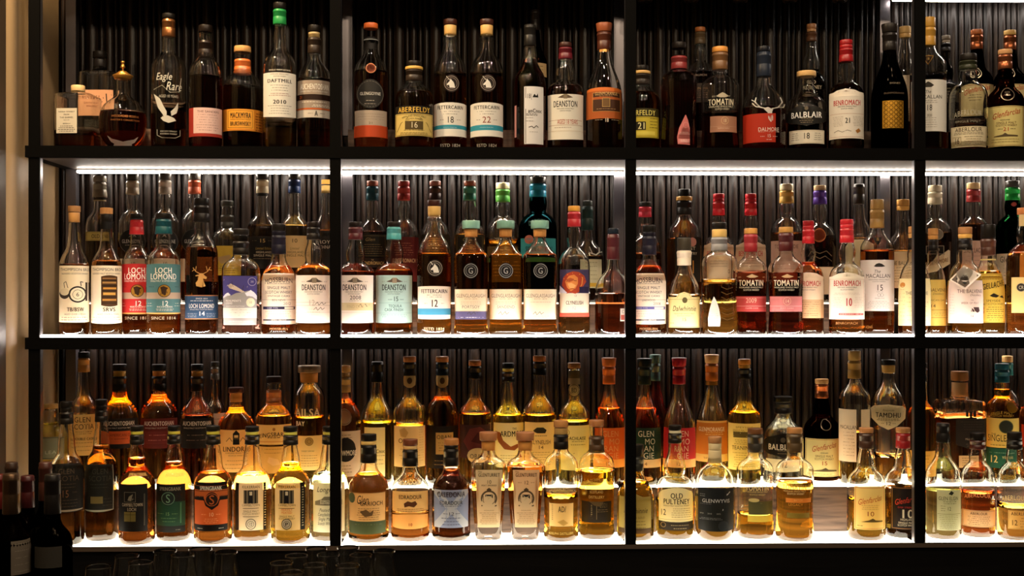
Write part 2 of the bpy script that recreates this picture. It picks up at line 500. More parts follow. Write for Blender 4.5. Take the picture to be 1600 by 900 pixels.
class Bottle:
    def __init__(s, q):
        s.q = q
        K = s.K = KINDS[q['kind']]
        s.X, s.Y = q['X'], q['y']
        s.c = depth(s.X, s.Y)
        if q.get('base') is not None:
            s.z0 = q['base']
        else:
            s.z0 = (SHELF_Z if q['d'] == 'f' else RISER_Z)[q['row']] + .0008
        s.R = q['R']
        s.H = wz(q['top'], s.X, s.Y) - s.z0
        s.cs = s.c - s.R * .98            # depth of the label surface
        s.px = F / s.cs                   # pixels per metre at the label
        s.n, s.dr, s.flat = K['n'], K['dr'], 0
        pr = chaikin([(h * s.H, r * s.R) for h, r in K['prof']], 2)
        s.prof = pr
        s.zs = np.array([p[0] for p in pr])
        s.rs = np.array([p[1] for p in pr])
        if s.n > 2:
            s.rz = math.radians(q['rot'] or 0)
        else:
            s.rz = -math.atan2(s.X, s.Y + D) + math.asin(max(-.9, min(.9, q['lx'] / (s.R * s.px))))
        s.root = empty(q['name'], (s.X, s.Y, s.z0), s.rz, q['label'], q['cat'], q['group'])

    def r(s, z):
        return float(np.interp(z, s.zs, s.rs))

    def nn(s, r):
        if s.n <= 2:
            return 2.0
        t = (r / s.R - .5) / .4
        t = min(1, max(0, t))
        return 2 + (s.n - 2) * t * t

    def sec(s, z, r, a):
        if s.n <= 2:
            return r * math.cos(a), r * math.sin(a)
        n = s.nn(r)
        ca, sa = math.cos(a), math.sin(a)
        k = (abs(ca) ** n + abs(sa) ** n) ** (-1 / n)
        t = min(1, max(0, (r / s.R - .45) / .4))
        d = 1 + (s.dr - 1) * t
        return r * k * ca, r * k * sa * d

    def pt(s, u, z, off):
        """u metres along the surface, z local height"""
        if s.flat:
            return (u, -s.R * (.62 + .40 * max(0, min(1, (s.flat - z) / .03))) - .001 - off, z)
        r = s.r(z)
        if s.n <= 2:
            Rr = max(r, s.R * .3)
            a = u / (s.R if r > s.R * .6 else Rr)
            return ((r + off) * math.sin(a), -(r + off) * math.cos(a), z)
        n = s.nn(r)
        t = min(1, max(0, (r / s.R - .45) / .4))
        d = r * (1 + (s.dr - 1) * t)
        x = max(-r * .985, min(r * .985, u))
        return (x, -d * (1 - abs(x / r) ** n) ** (1 / n) - off, z)

    def arc(s, x, z=None):
        """projected pixel offset from the axis -> metres along the surface"""
        m = x / s.px
        if s.n > 2 or s.flat:
            return m
        rr = s.R
        if z is not None and s.r(z) <= s.R * .6:
            rr = max(s.r(z), s.R * .3)
        return rr * math.asin(max(-.97, min(.97, m / rr)))

    def zz(s, py):
        return wz(py, s.X, s.Y) - s.z0 if False else ZC + (H0 - py) * s.cs / F - s.z0

    def draw(s, name, ops):
        mb = MB()
        flat = []
        for o in ops:
            if isinstance(o, list):
                flat += o
            else:
                flat.append(o)
        off = .0004
        s.flat = s.zz(425) if name == 'hanging_tag' else 0
        for o in flat:
            k = o[0]
            if k == 'r':
                _, x0, y0, x1, y1, c, top, bot = o
                zm = s.zz((y0 + y1) / 2)
                a0, a1 = s.arc(x0, zm), s.arc(x1, zm)
                nx = max(1, int(abs(a1 - a0) / .003))
                nz = max(1, int(abs(y1 - y0) / 12))
                vs, fs = [], []
                for i in range(nx + 1):
                    t = i / nx
                    e = 1 - (2 * t - 1) ** 2
                    if top == 'arch':
                        tt = math.sqrt(max(0, e)) ** .8
                        ty = y0 + (1 - tt) * (x1 - x0) * .28
                    elif top == 'oct':
                        ty = y0 + max(0, abs(2 * t - 1) - .5) * 2 * (x1 - x0) * .15
                    else:
                        ty = y0 - top * e
                    by = y1 + bot * e if not bot == 'oct' else y1 - max(0, abs(2 * t - 1) - .5) * 2 * (x1 - x0) * .15
                    for j in range(nz + 1):
                        y = ty + (by - ty) * j / nz
                        vs.append(s.pt(a0 + (a1 - a0) * t, s.zz(y), off))
                for i in range(nx):
                    for j in range(nz):
                        p = i * (nz + 1) + j
                        fs.append((p, p + 1, p + nz + 2, p + nz + 1))
                mb.add(vs, fs, colmat(c))
            elif k == 'd':
                _, x, y, r, c, ry = o
                s.poly(mb, [(x + r * math.cos(a), y + ry * math.sin(a)) for a in [2 * PI * i / 28 for i in range(28)]], c, off, strip=True)
            elif k == 'o':
                _, x, y, r, r2, c = o
                N = 28
                vs, fs = [], []
                for i in range(N):
                    a = 2 * PI * i / N
                    for rr in (r, r2):
                        xx, yy = x + rr * math.cos(a), y + rr * math.sin(a)
                        z = s.zz(yy)
                        vs.append(s.pt(s.arc(xx, z), z, off))
                for i in range(N):
                    j = (i + 1) % N
                    fs.append((2 * i, 2 * i + 1, 2 * j + 1, 2 * j))
                mb.add(vs, fs, colmat(c))
            elif k == 'm':
                _, y0, y1, hw, c, n, x, h = o
                rnd = random.Random(int(y0 * 7 + hw * 3))
                for i in range(n):
                    y = y0 + (y1 - y0) * (i / max(1, n - 1))
                    w = hw * rnd.uniform(.7, 1)
                    u = x - w
                    while u < x + w:
                        l = min(rnd.uniform(1.5, 5), x + w - u)
                        z = s.zz(y)
                        a0, a1 = s.arc(u, z), s.arc(u + l, z)
                        hz = h / 2 / s.px
                        mb.add([s.pt(a0, z - hz, off), s.pt(a1, z - hz, off), s.pt(a1, z + hz, off), s.pt(a0, z + hz, off)], [(0, 1, 2, 3)], colmat(c), False)
                        u += l + .9
            elif k == 'p':
                s.poly(mb, o[1], o[2], off)
            elif k == 's':
                _, pts, w, c = o
                for (x0, y0), (x1, y1) in zip(pts, pts[1:]):
                    L = math.hypot(x1 - x0, y1 - y0) or 1
                    nx, ny = -(y1 - y0) / L * w / 2, (x1 - x0) / L * w / 2
                    q = [(x0 + nx, y0 + ny), (x0 - nx, y0 - ny), (x1 - nx, y1 - ny), (x1 + nx, y1 + ny)]
                    vs = []
                    for xx, yy in q:
                        z = s.zz(yy)
                        vs.append(s.pt(s.arc(xx, z), z, off))
                    mb.add(vs, [(0, 1, 2, 3)], colmat(c), False)
            elif k == 't':
                s.text(mb, o, off + .00012)
            off += .00006 if k in 'rdp' else .00003
        ob = mb.build(name, s.root)
        if 'label' in name and flat[0][0] in 'rp':
            ob['label'] = colour_word(flat[0][5] if flat[0][0] == 'r' else flat[0][2]) + ' paper ' + name.replace('_', ' ')
        s.flat = 0
        return ob

    def poly(s, mb, pts, c, off, strip=False):
        # slice into narrow columns so the shape wraps round the glass
        xs = [p[0] for p in pts]
        x0, x1 = min(xs), max(xs)
        N = max(8, int((x1 - x0) / 1.1)) if not strip else 18
        cuts = []
        n = len(pts)
        cols = [x0 + (x1 - x0) * min(max(i / N, .001), .999) for i in range(N + 1)]
        segs = []
        for x in cols:
            ys = []
            for i in range(n):
                (ax, ay), (bx, by) = pts[i], pts[(i + 1) % n]
                if (ax <= x < bx) or (bx <= x < ax):
                    ys.append(ay + (by - ay) * (x - ax) / (bx - ax))
            ys.sort()
            segs.append([(ys[j], ys[j + 1]) for j in range(0, len(ys) - 1, 2)])
        vs, fs = [], []
        m = colmat(c)
        for i in range(N):
            A, B = segs[i], segs[i + 1]
            for j in range(min(len(A), len(B))):
                (a0, a1), (b0, b1) = A[j], B[j]
                o = len(vs)
                for x, y in ((cols[i], a0), (cols[i], a1), (cols[i + 1], b1), (cols[i + 1], b0)):
                    z = s.zz(y)
                    vs.append(s.pt(s.arc(x, z), z, off))
                fs.append((o, o + 1, o + 2, o + 3))
        if fs:
            mb.add(vs, fs, m, False)

    def text(s, mb, o, off):
        _, txt, y, w, h, c, x, st = o
        key = 'b' if 'b' in st else 'n'
        arch = 3.0 if 'a' in st else 0
        cap = GL[(key, 'cap')]
        tot = sum(GL[(key, ch)][2] for ch in txt)
        if tot <= 0:
            return
        sx = (w / s.px) / tot
        sz = (h / s.px) / cap
        z0 = s.zz(y) - h / 2 / s.px
        zc = s.zz(y)
        u = s.arc(x, zc) - w / 2 / s.px
        m = colmat(c)
        shear = .3 if 'i' in st else 0
        up = (w * .10 / s.px) if 'u' in st else 0      # rising script
        for ch in txt:
            v, f, adv = GL[(key, ch)]
            if v:
                uc = (u - s.arc(x, zc)) / (w / 2 / s.px)
                dz = -arch / s.px * uc * uc + up * uc
                mb.add([s.pt(u + sx * (a + shear * bb), z0 + sz * bb + dz, off) for a, bb in v], f, m, False)
            u += sx * adv

    def build(s):
        q, K = s.q, s.K
        caps = K['caps']
        code = q['g']
        mb = MB()
        gm = glass(*GLASS[code])
        NS = 40 if q['d'] == 'f' else 32
        if s.n > 2:
            NS = 56
        sec = s.sec
        # base with a shallow punt, outer wall, mouth
        z1, r1 = s.prof[0]
        prof = [(.004, r1 * .35), (.0035, r1 * .6), (.0008, r1 * .86)] + s.prof
        mb.lathe(prof, gm, NS, sec)
        top = s.prof[-1][0]
        wall = .0026
        if s.n > 2:
            wall = .004
        if code in 'ckgsbt' and code != 'k' and q['lvl']:
            lvl = s.zz(q['lvl']) if q['lvl'] > 1 else q['lvl'] * s.H
            floor = .009 if q['kind'] != 'turret' else .036
            lvl = max(lvl, floor + .004)
            inner = lambda z: max(.003, s.r(z) - wall)
            zc = sorted([lvl] + [z for z in s.zs if lvl + .001 < z < top - .002] + [top - .001])
            mb.lathe([(z, inner(z)) for z in zc], gm, NS, sec, flip=True)
        body = mb.build('glass_body', s.root)
        if q['liq'] and code != 'k' and q['lvl']:
            lb = MB()
            zc = sorted([floor, floor + .002] + [z for z in s.zs if floor + .003 < z < lvl - .001] + [lvl - .0005])
            pr = [(z, inner(z) * (.93 if i == 0 else 1) - .0002) for i, z in enumerate(zc)]
            lb.lathe(pr, liquid(q['liq']), NS, sec)
            lb.build('whisky', s.root)
        # stopper, cork, capsule ...
        for (nm, h0, h1, r0, r1), c in zip(caps, q['caps']):
            if c is None:
                continue
            z0_, z1_ = h0 * s.H, h1 * s.H
            a, bb = r0 * s.R, r1 * s.R
            cb = MB()
            e = min(.0012, (z1_ - z0_) * .2)
            cm = capmat(c)
            if nm == 'finial':
                # small horse-and-rider knob on a pin
                pr = [(z0_, a), (z0_ + .003, a * .5), (z0_ + .007, a * .6), (z0_ + .009, bb * 1.3), (z0_ + .012, bb * .9), (z1_ - .006, bb * .6), (z1_ - .004, bb), (z1_ - .001, bb * .8), (z1_, .0004)]
                cb.lathe(pr, cm, 14)
            elif nm == 'capsule' and z1_ - z0_ > .012:
                h = z1_ - z0_
                pr = [(z0_, a + .0004), (z0_ + .001, a + .0009), (z0_ + h * .48, (a + bb) / 2 + .0006), (z0_ + h * .5, (a + bb) / 2), (z0_ + h * .52, (a + bb) / 2 + .0006),
                      (z0_ + h * .8, bb + .0005), (z0_ + h * .82, bb + .0012), (z0_ + h * .88, bb + .0012), (z0_ + h * .9, bb + .0004), (z1_ - e, bb + .0003), (z1_, bb - e)]
                cb.lathe(pr, cm, 28)
            else:
                cb.lathe([(z0_, a - e * .6), (z0_ + e, a), (z1_ - e, bb), (z1_ - e * .3, bb - e * .3), (z1_, bb - e)], cm, 28)
            co = cb.build({'band': 'neck_band', 'capsule': 'neck_capsule'}.get(nm, nm), s.root)
            co['label'] = colour_word(c) + ' ' + co.name.split('.')[0].replace('_', ' ')
        for p in q['parts']:
            while isinstance(p[0], list):
                p = p[0]
            s.draw(p[0], p[1:])
        return s


# ------------------------------------------------------------------ setting
def grain(name, c1, c2, scale=(4, 60, 60), rough=.45, axis='x', bump=.25, spec=.3):
    m, nt, out = new_mat(name)
    p = nt.nodes.new('ShaderNodeBsdfPrincipled')
    tc = nt.nodes.new('ShaderNodeTexCoord')
    mp = nt.nodes.new('ShaderNodeMapping')
    mp.inputs['Scale'].default_value = scale
    no = nt.nodes.new('ShaderNodeTexNoise')
    no.inputs['Scale'].default_value = 1
    no.inputs['Detail'].default_value = 6
    no.inputs['Distortion'].default_value = .6
    cr = nt.nodes.new('ShaderNodeValToRGB')
    cr.color_ramp.elements[0].position = .35
    cr.color_ramp.elements[1].position = .7
    cr.color_ramp.elements[0].color = lin(c1)
    cr.color_ramp.elements[1].color = lin(c2)
    bp = nt.nodes.new('ShaderNodeBump')
    bp.inputs['Strength'].default_value = bump
    bp.inputs['Distance'].default_value = .002
    L = nt.links.new
    L(tc.outputs['Object'], mp.inputs[0]); L(mp.outputs[0], no.inputs['Vector']); L(no.outputs['Fac'], cr.inputs[0])
    L(cr.outputs[0], p.inputs['Base Color']); L(no.outputs['Fac'], bp.inputs['Height']); L(bp.outputs[0], p.inputs['Normal'])
    p.inputs['Roughness'].default_value = rough
    p.inputs['Specular IOR Level'].default_value = spec
    L(p.outputs[0], out.inputs[0])
    return m


XL, XR = wx(40, 0), 1.62
POSTX = [wx(53.5, 0), wx(524, 0), wx(985.5, 0), wx(1437.5, 0), wx(1437.5, 0) + .645]
ZTOP = ZC + .76
TH_S = 18 / 700.


def setting():
    black = principled('black_lacquer', (.0016, .0014, .0012, 1), .65, 0, .03)
    steel = principled('dark_steel', (.16, .15, .165, 1), .33, .85, .5)
    flute = grain('dark_fluted_oak', '090605', '2a1e17', (160, 160, 2), .34, bump=.5)
    riser_m = grain('grey_brown_oak', '3a2c24', '6b5648', (7, 90, 90), .55)
    under = principled('bronze_underside', (.06, .042, .029, 1), .5, .35, .5, (60, .2))
    cab = grain('cabinet_black_oak', '030202', '060504', (4, 50, 50), .6, spec=.1)
    led = emitter('led_strip_light', (1, .87, .74, 1), 28, .0165)
    led_front = emitter('led_front_light', (1, .87, .80, 1), 66, .0165)
    panelB = emitter('light_panel_bottom', (1, .87, .66, 1), 7)
    panelR = emitter('light_panel_riser', (1, .85, .58, 1), 7)
    panelM = emitter('light_panel_middle', (1, .86, .68, 1), 3.2)
    alu = principled('aluminium_channel', (.5, .48, .46, 1), .35, .9, .5)

    # fluted back wall
    mb = MB()
    x = -1.06
    rnd = random.Random(3)
    prof = []
    i = 0
    while x < 1.75:
        w = (.023, .009, .016, .007, .012)[i % 5] * rnd.uniform(.85, 1.2)
        dpt = w * rnd.uniform(.28, .42)
        for k in range(9):
            t = k / 9
            prof.append((x + w * t, -dpt * math.sin(PI * t) ** .8))
        x += w
        prof.append((x, 0)); prof.append((x + .0005, .004)); prof.append((x + .0035, .004)); prof.append((x + .004, 0))
        x += .0045
        i += 1
    YB = .285
    z0, z1 = .55, ZTOP + .35
    vs = [(px, YB + py, z0) for px, py in prof] + [(px, YB + py, z1) for px, py in prof]
    n = len(prof)
    mb.add(vs, [(j, j + 1, n + j + 1, n + j) for j in range(n - 1)], flute)
    mb.box(-1.06, 1.75, YB + .004, YB + .03, z0, z1, flute)
    tag(mb.build('wall_back'), kind='structure')

    # cream wall on the left: a softly undulating plaster / fabric surface
    mb = MB()
    cream = principled('cream_wall', (.26, .175, .09, 1), .5, 0, .4, (25, .1))
    ys = [-1.6 + 1.86 * i / 260 for i in range(261)]
    pts = [(XL - .020 + (.016 * math.cos(2 * PI * (y + .055) / .15) if y < -.055 else .016 * math.exp(-((y + .055) / .05) ** 2)), y) for y in ys]
    vs = [(px, py, .0) for px, py in pts] + [(px, py, 2.9) for px, py in pts]
    n = len(pts)
    mb.add(vs, [(j + 1, j, n + j, n + j + 1) for j in range(n - 1)], cream)
    mb.box(XL - .14, XL - .10, -1.6, .30, 0, 2.9, cream)
    tag(mb.build('wall_left'), kind='structure')

    mb = MB()
    mb.box(XL - .04, XL - .008, -.30, -.088, .0, 2.9, principled('fold_shade', (.035, .022, .012, 1), .45))  # added dark strip, its colour stands in for a shaded wall fold
    tag(mb.build('shade_strip_1'), kind='structure')
    # floor of the bar
    mb = MB()
    mb.box(-1.5, 2.2, -3.2, .33, -.02, 0, cab)
    tag(mb.build('floor'), kind='structure')

    # shelving unit
    root = empty('shelving_unit', (0, 0, 0), 0, 'tall black steel and wood bar shelving with lit edges, standing against the fluted wall', 'shelving')
    zb = SHELF_Z['B'] + .0007
    for k, px in enumerate(POSTX):
        mb = MB()
        mb.box(px - .012, px + .012, -.002, .004, zb, ZTOP + .05, black)  # same post; its weakly lit front is put in as black colour
        mb.box(px - .012, px + .012, .004, .0185, zb, ZTOP + .05, steel)
        mb.build('front_post', root)
        bx = px
        mb = MB()
        for zz0, zz1 in ((RISER_Z['B'], SHELF_Z['M'] - TH_S), (RISER_Z['M'], SHELF_Z['T'] - TH_S), (RISER_Z['T'], ZTOP)):
            mb.box(bx - .012, bx + .012, .232, .256, zz0 + .0002, zz1 - .0002, steel)
        mb.build('back_post', root)
    for row in 'TMB':
        z = SHELF_Z[row]
        th = TH_S if row != 'B' else .012
        mb = MB()
        mb.box(XL, XR, -.004, .27, z - th, z, black)
        if row in 'TM':
            mb.box(XL + .03, XR, .006, .268, z - th - .001, z - th - .0001, under if row == 'T' else principled('dark_underside', (.06, .05, .045, 1), .5))
        mb.build('shelf_board', root)
        mb = MB()
        rz = RISER_Z[row]
        for a, c in zip(POSTX, POSTX[1:]):
            mb.box(a + .013, c - .013, RIS_F + (.02 if row == 'M' else 0), RIS_B, z + .0002, rz - .003, riser_m)
            mb.box(a + .013, c - .013, RIS_F + (.02 if row == 'M' else 0), RIS_B, rz - .003, rz, {'B': panelR, 'M': panelM, 'T': riser_m}[row])
        rr = mb.build('bottle_step', root)
    # lit floor panels
    mb = MB()
    for a, c in zip(POSTX, POSTX[1:]):
        mb.box(a + .0125, c - .0125, .0, RIS_F - .0005, SHELF_Z['B'] + .0001, SHELF_Z['B'] + .0006, panelB)
    p = mb.build('light_panel', root); p['label'] = 'glowing white floor panel'
    mb = MB()
    for a, c in zip(POSTX, POSTX[1:]):
        mb.box(a + .0125, c - .0125, .016, RIS_F + .0195, SHELF_Z['M'] + .0001, SHELF_Z['M'] + .0006, panelM)
    p = mb.build('light_panel', root)
    # led profile along the front edge of the middle shelf
    for a, c in zip(POSTX, POSTX[1:]):
        mb = MB()
        z = SHELF_Z['M'] + .0002
        N = 8
        vs = []
        for xx in (a + .0125, c - .0125):
            for j in range(N + 1):
                t = PI * j / N
                vs.append((xx, .008 - .0045 * math.cos(t), z + .0055 * math.sin(t)))
        fs = [(j, j + 1, N + 2 + j, N + 1 + j) for j in range(N)]
        mb.add(vs, fs, led_front)
        mb.box(a + .0125, c - .0125, .002, .014, z - .0001, z + .0006, alu)
        mb.build('led_strip', root)
    # led profiles under the shelves, near the back
    def strip(x0, x1, ztop, mat, sh=0, h=.0095):
        mb = MB()
        mb.box(x0, x1, .206 + sh, .222 + sh, ztop - .004, ztop - .0002, alu)
        o = mb.build('led_strip', root)
        mb = MB()
        mb.box(x0 + .001, x1 - .001, .2045 + sh, .2225 + sh, ztop - h, ztop - .0041, mat)
        mb.build('diffuser', o)
        return o
    zu = SHELF_Z['T'] - TH_S - .001
    for k in range(4):
        strip((wx(119, .21) if k == 0 else POSTX[k] + .001), POSTX[k + 1] - .0, zu, led, .0085)
    led_low = emitter('led_low_light', (1, .88, .78, 1), 9, .0165)
    for k in range(4):
        strip((wx(119, .21) if k == 0 else POSTX[k] + .001), POSTX[k + 1], SHELF_Z['M'] - TH_S - .001, led_low, .036, .0055)
    # upper board and its light, lit only over the right-hand bay
    mb = MB()
    mb.box(XL, XR, -.004, .27, ZTOP, ZTOP + TH_S, black)
    mb.build('shelf_board', root)
    led_hi = emitter('led_top_light', (1, .88, .78, 1), 22)
    strip(POSTX[3] + .014, POSTX[4], ZTOP - .020, led_hi)
    # trim below the lit floor
    mb = MB()
    mb.box(XL, XR, -.006, -.0042, SHELF_Z['B'] - .010, SHELF_Z['B'] - .001, principled('bronze_edge', (.10, .07, .05, 1), .35, .5))
    mb.build('edge_trim', root)

    # base cabinet and the back counter with the glasses
    zc = ZC - .645
    cr = empty('bar_cabinet', (0, 0, 0), 0, 'dark wooden base cabinet under the glowing bottom shelf', 'cabinet')
    mb = MB()
    mb.box(XL + .004, XR, -.002, .27, zc, SHELF_Z['B'] - .0125, cab)
    mb.build('front_panel', cr)
    mb = MB()
    mb.box(XL + .012, XR, -.62, -.003, zc - .04, zc, principled('counter_black', (.008, .007, .006, 1), .3))
    mb.build('counter_top', cr)
    mb = MB()
    mb.box(XL + .014, XR, -.58, -.01, .0, zc - .0405, cab)
    mb.build('carcass', cr)
    # dim brown round fixtures just under the upper board
    for px in (1008, 1080, 1157, 1234, 1312):
        yy = .10
        X = wx(px, yy)
        e = empty('fixture', (X, yy, ZTOP), 0, {1008: 'dim brown round downlight at top edge beside the middle black post', 1080: 'dim round downlight at top edge, second from the middle black post',
                                                  1157: 'dim round downlight at top edge above the red stag bottle', 1234: 'dim round downlight at top edge above the black diamond label bottle',
                                                  1312: 'dim round downlight at top edge above the red capped 21 bottle'}[px], 'light fitting', 'dim round fixtures under the upper shelf')
        br = principled('brown_metal', (.10, .055, .03, 1), .35, .7)
        hz = ZTOP - (ZC + (H0 - 2.5) * depth(X, yy) / F)
        mb = MB()
        mb.lathe([(-hz, .016), (-hz + .003, .0175), (-hz + .012, .0175), (-.0002, .012)], br, 28)
        mb.build('housing', e)
        mb = MB()
        mb.lathe([(-hz - .0015, .010), (-hz - .0002, .013)], principled('dark_disc', (.03, .02, .015, 1), .2), 24)
        mb.build('lens', e)  # dark disc closing the underside


def glencairn(x, top, w, label, k=0):
    """tulip whisky glass: rim at image row top, rim width w pixels"""
    zc = ZC - .645
    Hh = .117
    zr = zc + Hh
    c = (ZC - zr) * F / (top - H0)          # distance that puts the rim on that row
    y = c / CT - D
    for _ in range(4):
        X = wx(x, y)
        y = (c - X * ST) / CT - D
    X = wx(x, y)
    s = (w / 2 * c / F) / .0225
    gm = glass('thin', (.97, .97, .96, 1))
    r0 = empty('tasting_glass', (X, y, zc + .0005), 0, label, 'glass', 'tulip tasting glasses on the dark counter')
    out = [(0, .0), (0, .019), (.003, .019), (.006, .010), (.014, .008), (.022, .012), (.032, .026), (.045, .033), (.058, .032), (.08, .027), (.1, .0240), (.1165, .0225), (.117, .0222)]
    out = [(z, r * s) for z, r in out[1:]]
    inn = [(.117, .0216), (.1165, .0212), (.1, .0226), (.08, .0256), (.058, .0305), (.045, .0312), (.033, .024), (.027, .010), (.026, .0005)]
    inn = [(z, r * s) for z, r in inn]
    mb = MB()
    mb.lathe(chaikin(out, 1) + chaikin(inn, 1), gm, 32)
    mb.build('bowl', r0)
    mb2 = MB()
    return r0


def wine(x, top, w, y, label, capc, lab=None, lx=0, glasscode='k', liq=None, lvl=None):
    q = dict(row='W', x=x, top=top, w=w, kind='wine', liq=liq, lvl=lvl, caps=[capc], parts=[lab] if lab else [], label=label, g=glasscode, d='f', lx=lx,
             rot=None, cat='wine bottle', group='dark wine bottles on the counter', name='wine_bottle', y=y)
    q['X'] = wx(x, y)
    q['R'] = w / 2 * depth(q['X'], y) / F
    q['base'] = ZC - .645 + .0006
    Bottle(q).build()


def lights():
    def area(loc, target, size, power, col):
        l = bpy.data.lights.new('room_lamp', 'AREA')
        l.shape = 'DISK'
        l.size = size
        l.energy = power
        l.color = col
        o = bpy.data.objects.new('room_lamp', l)
        COL.objects.link(o)
        o.location = loc
        d = Vector(target) - Vector(loc)
        o.rotation_euler = d.to_track_quat('-Z', 'Y').to_euler()
        return o
    for x in (-.85, .15, 1.1):
        area((x, -1.15, ZC + 2.0), (x, 0, ZC + .3), .14, 15, (1, .80, .58))
    for x, y, z, p in ((-.5, -2.2, 1.5, 5), (.5, -1.7, 1.35, 4), (.9, -2.6, 1.6, 5), (-.1, -3.1, 1.7, 5), (1.7, -2.0, 1.4, 5), (-.3, -1.4, 1.7, 3)):
        area((x, y, ZC + z), (x * .7 + .05, 0, ZC + .2), .07, p, (1, .76, .5))
    area((-.90, -.40, 2.95), (-1.03, -.05, 1.7), .10, 24, (1, .72, .40))
    w = bpy.data.worlds.new('room')
    SC.world = w
    w.use_nodes = True
    w.node_tree.nodes['Background'].inputs[0].default_value = (1, .8, .6, 1)
    w.node_tree.nodes['Background'].inputs[1].default_value = .012


def camera():
    cam = bpy.data.cameras.new('camera')
    o = bpy.data.objects.new('camera', cam)
    COL.objects.link(o)
    SC.camera = o
    cam.sensor_width = 36
    cam.lens = F / 1600 * 36
    cam.shift_y = (H0 - 450) / 1600
    cam.clip_start = .05
    o.location = (0, -D, ZC)
    o.rotation_euler = (PI / 2, 0, -TH)


def main():
    chars = set()
    for q in BOT:
        for p in q['parts']:
            for op in p[1:]:
                for o2 in (op if isinstance(op, list) else [op]):
                    if o2[0] == 't':
                        chars |= set(o2[1])
    load_glyphs(sorted(chars | set('H')))
    prepare()
    setting()
    for q in BOT:
        Bottle(q).build()
    extras()
    lights()
    camera()
    vs = SC.view_settings
    vs.view_transform = 'Standard'
    vs.look = 'None'
    vs.exposure = .38
    vs.gamma = 1
    vs.use_curve_mapping = False
    cy = SC.cycles
    cy.max_bounces = 18
    cy.diffuse_bounces = 3
    cy.glossy_bounces = 5
    cy.transmission_bounces = 16
    cy.transparent_max_bounces = 24
    cy.caustics_reflective = True
    cy.caustics_refractive = True
    cy.blur_glossy = .4
    cy.sample_clamp_indirect = 5
    cy.use_denoising = True
    try:
        cy.denoiser = 'OPENIMAGEDENOISE'
    except Exception:
        pass
W, K_, CR = 'f2ece0', '14110f', 'efe2c0'
# ============================================================ TOP SHELF
b('T', 122, 134, 60, 'squat', '9a3f12', 208, ['c9a878'], [['label', R(-22, 169, 11, 208, 'd9cfbb'), T('NIKKA WHISKY', 174.5, 26, 2.2, K_, -5.5), T('FROM', 179, 9, 2.2, K_, -5.5), T('THE BARREL', 183.5, 22, 2.2, K_, -5.5), T('ALC.51.4%', 187.5, 9, 1.4, K_, -5.5), T('500ml', 193, 12, 1.8, K_, -5.5), M(197, 205, 14, '4a4038', 4, -5.5, .9)]],
  'small square clear bottle with pale label and round metal cap, first on the top shelf', rot=-4)
b('T', 156, 81, 58, 'square', '50240c', 176, ['1a1614', '15110e'], [['label', R(-27, 139, 27, 180, 'd9a07a'), T('TOKI', 152, 27, 8, '6b2a1a', -6), T('SUNTORY', 160, 22, 3, '7a3a26', -4), T('WHISKY', 165, 15, 3, '7a3a26', -2), S([(12, 152), (25, 147)], 2, K_), S([(17, 145), (18, 160)], 1.6, K_), S([(10, 158), (26, 153)], 1.6, K_)]],
  'dark square shouldered bottle with peach label behind the round decanter', d='b')
b('T', 192, 95, 72, 'decanter', 'b03a10', 172, ['mc08a40', 'mb07c38', 'mc08a40'], [['silver_plate', P([(-26, 211), (-20, 216), (0, 220), (20, 216), (26, 211), (24, 220), (14, 226), (0, 228), (-14, 226), (-24, 220)], 'f4f0ea')],  # white chevrons paint a reflection low on the glass
   ['lettering', T('WOODFORD RESERVE', 181, 44, 3.2, 'mb07040', 4), T("MASTER'S COLLECTION", 187, 46, 2.4, 'mb07040', 4)]],
  'round red decanter with golden collar and figure shaped stopper on the top shelf')
b('T', 263.5, 22, 54, 'tallround', '4a1c08', 168, ['m8a5a34', '15120f'], [['lettering', T('Eagle', 119, 26, 11, 'd8d4c8', -8, 'i'), T('Rare', 134, 26, 13, 'd8d4c8', 8, 'i'), S([(-22, 139), (-10, 133), (2, 144), (16, 142), (19, 120)], .8, 'c8c4b8'), T('AGED 10 YEARS', 150, 30, 4.2, 'b8b2a6'),
   P([(-22, 146), (-13, 154), (-8, 165), (-3, 174), (-3, 180), (-12, 186), (-8, 180), (-16, 168)], 'd0cdc4'), P([(14, 159), (9, 168), (3, 174), (4, 181), (12, 176), (14, 168)], 'd0cdc4'), P([(-12, 184), (-2, 180), (8, 184), (11, 188), (0, 192), (-8, 189)], 'd0cdc4'),
   T('KENTUCKY STRAIGHT', 205, 26, 2, 'c8c4b8'), T('BOURBON WHISKEY', 209, 26, 2, 'c8c4b8'), S([(-17, 202), (-17, 211), (-10, 215), (10, 215), (17, 211), (17, 202)], .7, 'b8b4a8')]],
  'tall clear bottle with a white engraved eagle on dark glass, on the top shelf')
b('T', 321, 40, 51, 'stout', '5a0c0a', 116, ['1c120e', '17100c', '17100c'][0:3], [['label', R(-25, 168, 25, 213, 'a83428'), R(-18, 168, 25, 208, 'e8c8c0'), T('THE SANDERS', 174, 36, 3.2, '6a3a34', 5), M(179, 203, 17, 'b08a84', 7, 3)]],
  'dark red bottle with pinkish white label and red lower band on the top shelf', g='c')
b('T', 379, 73, 62, 'stout', '60300c', 132, ['c4622a', 'wb98a52'], [['label', R(-31, 170, 32, 204, 'd8892a'), R(-24, 171, 17, 201, 'eaa93a'), [*FR(-22, 172.5, 15, 199.5, '4a2a10', .5)], T('MACKMYRA', 180, 33, 8.5, K_, -3.5, 'b'), T('SWEDISH SINGLE MALT WHISKY', 186.5, 33, 1.5, K_, -3.5), T('BRUKSWHISKY', 193, 33, 6.5, K_, -3.5, 'b'), M(176, 202, 6, '8a4a14', 7, 25, 1.5)]],
  'tan stoppered bottle with bright orange label and orange neck wrap on the top shelf', lx=0)
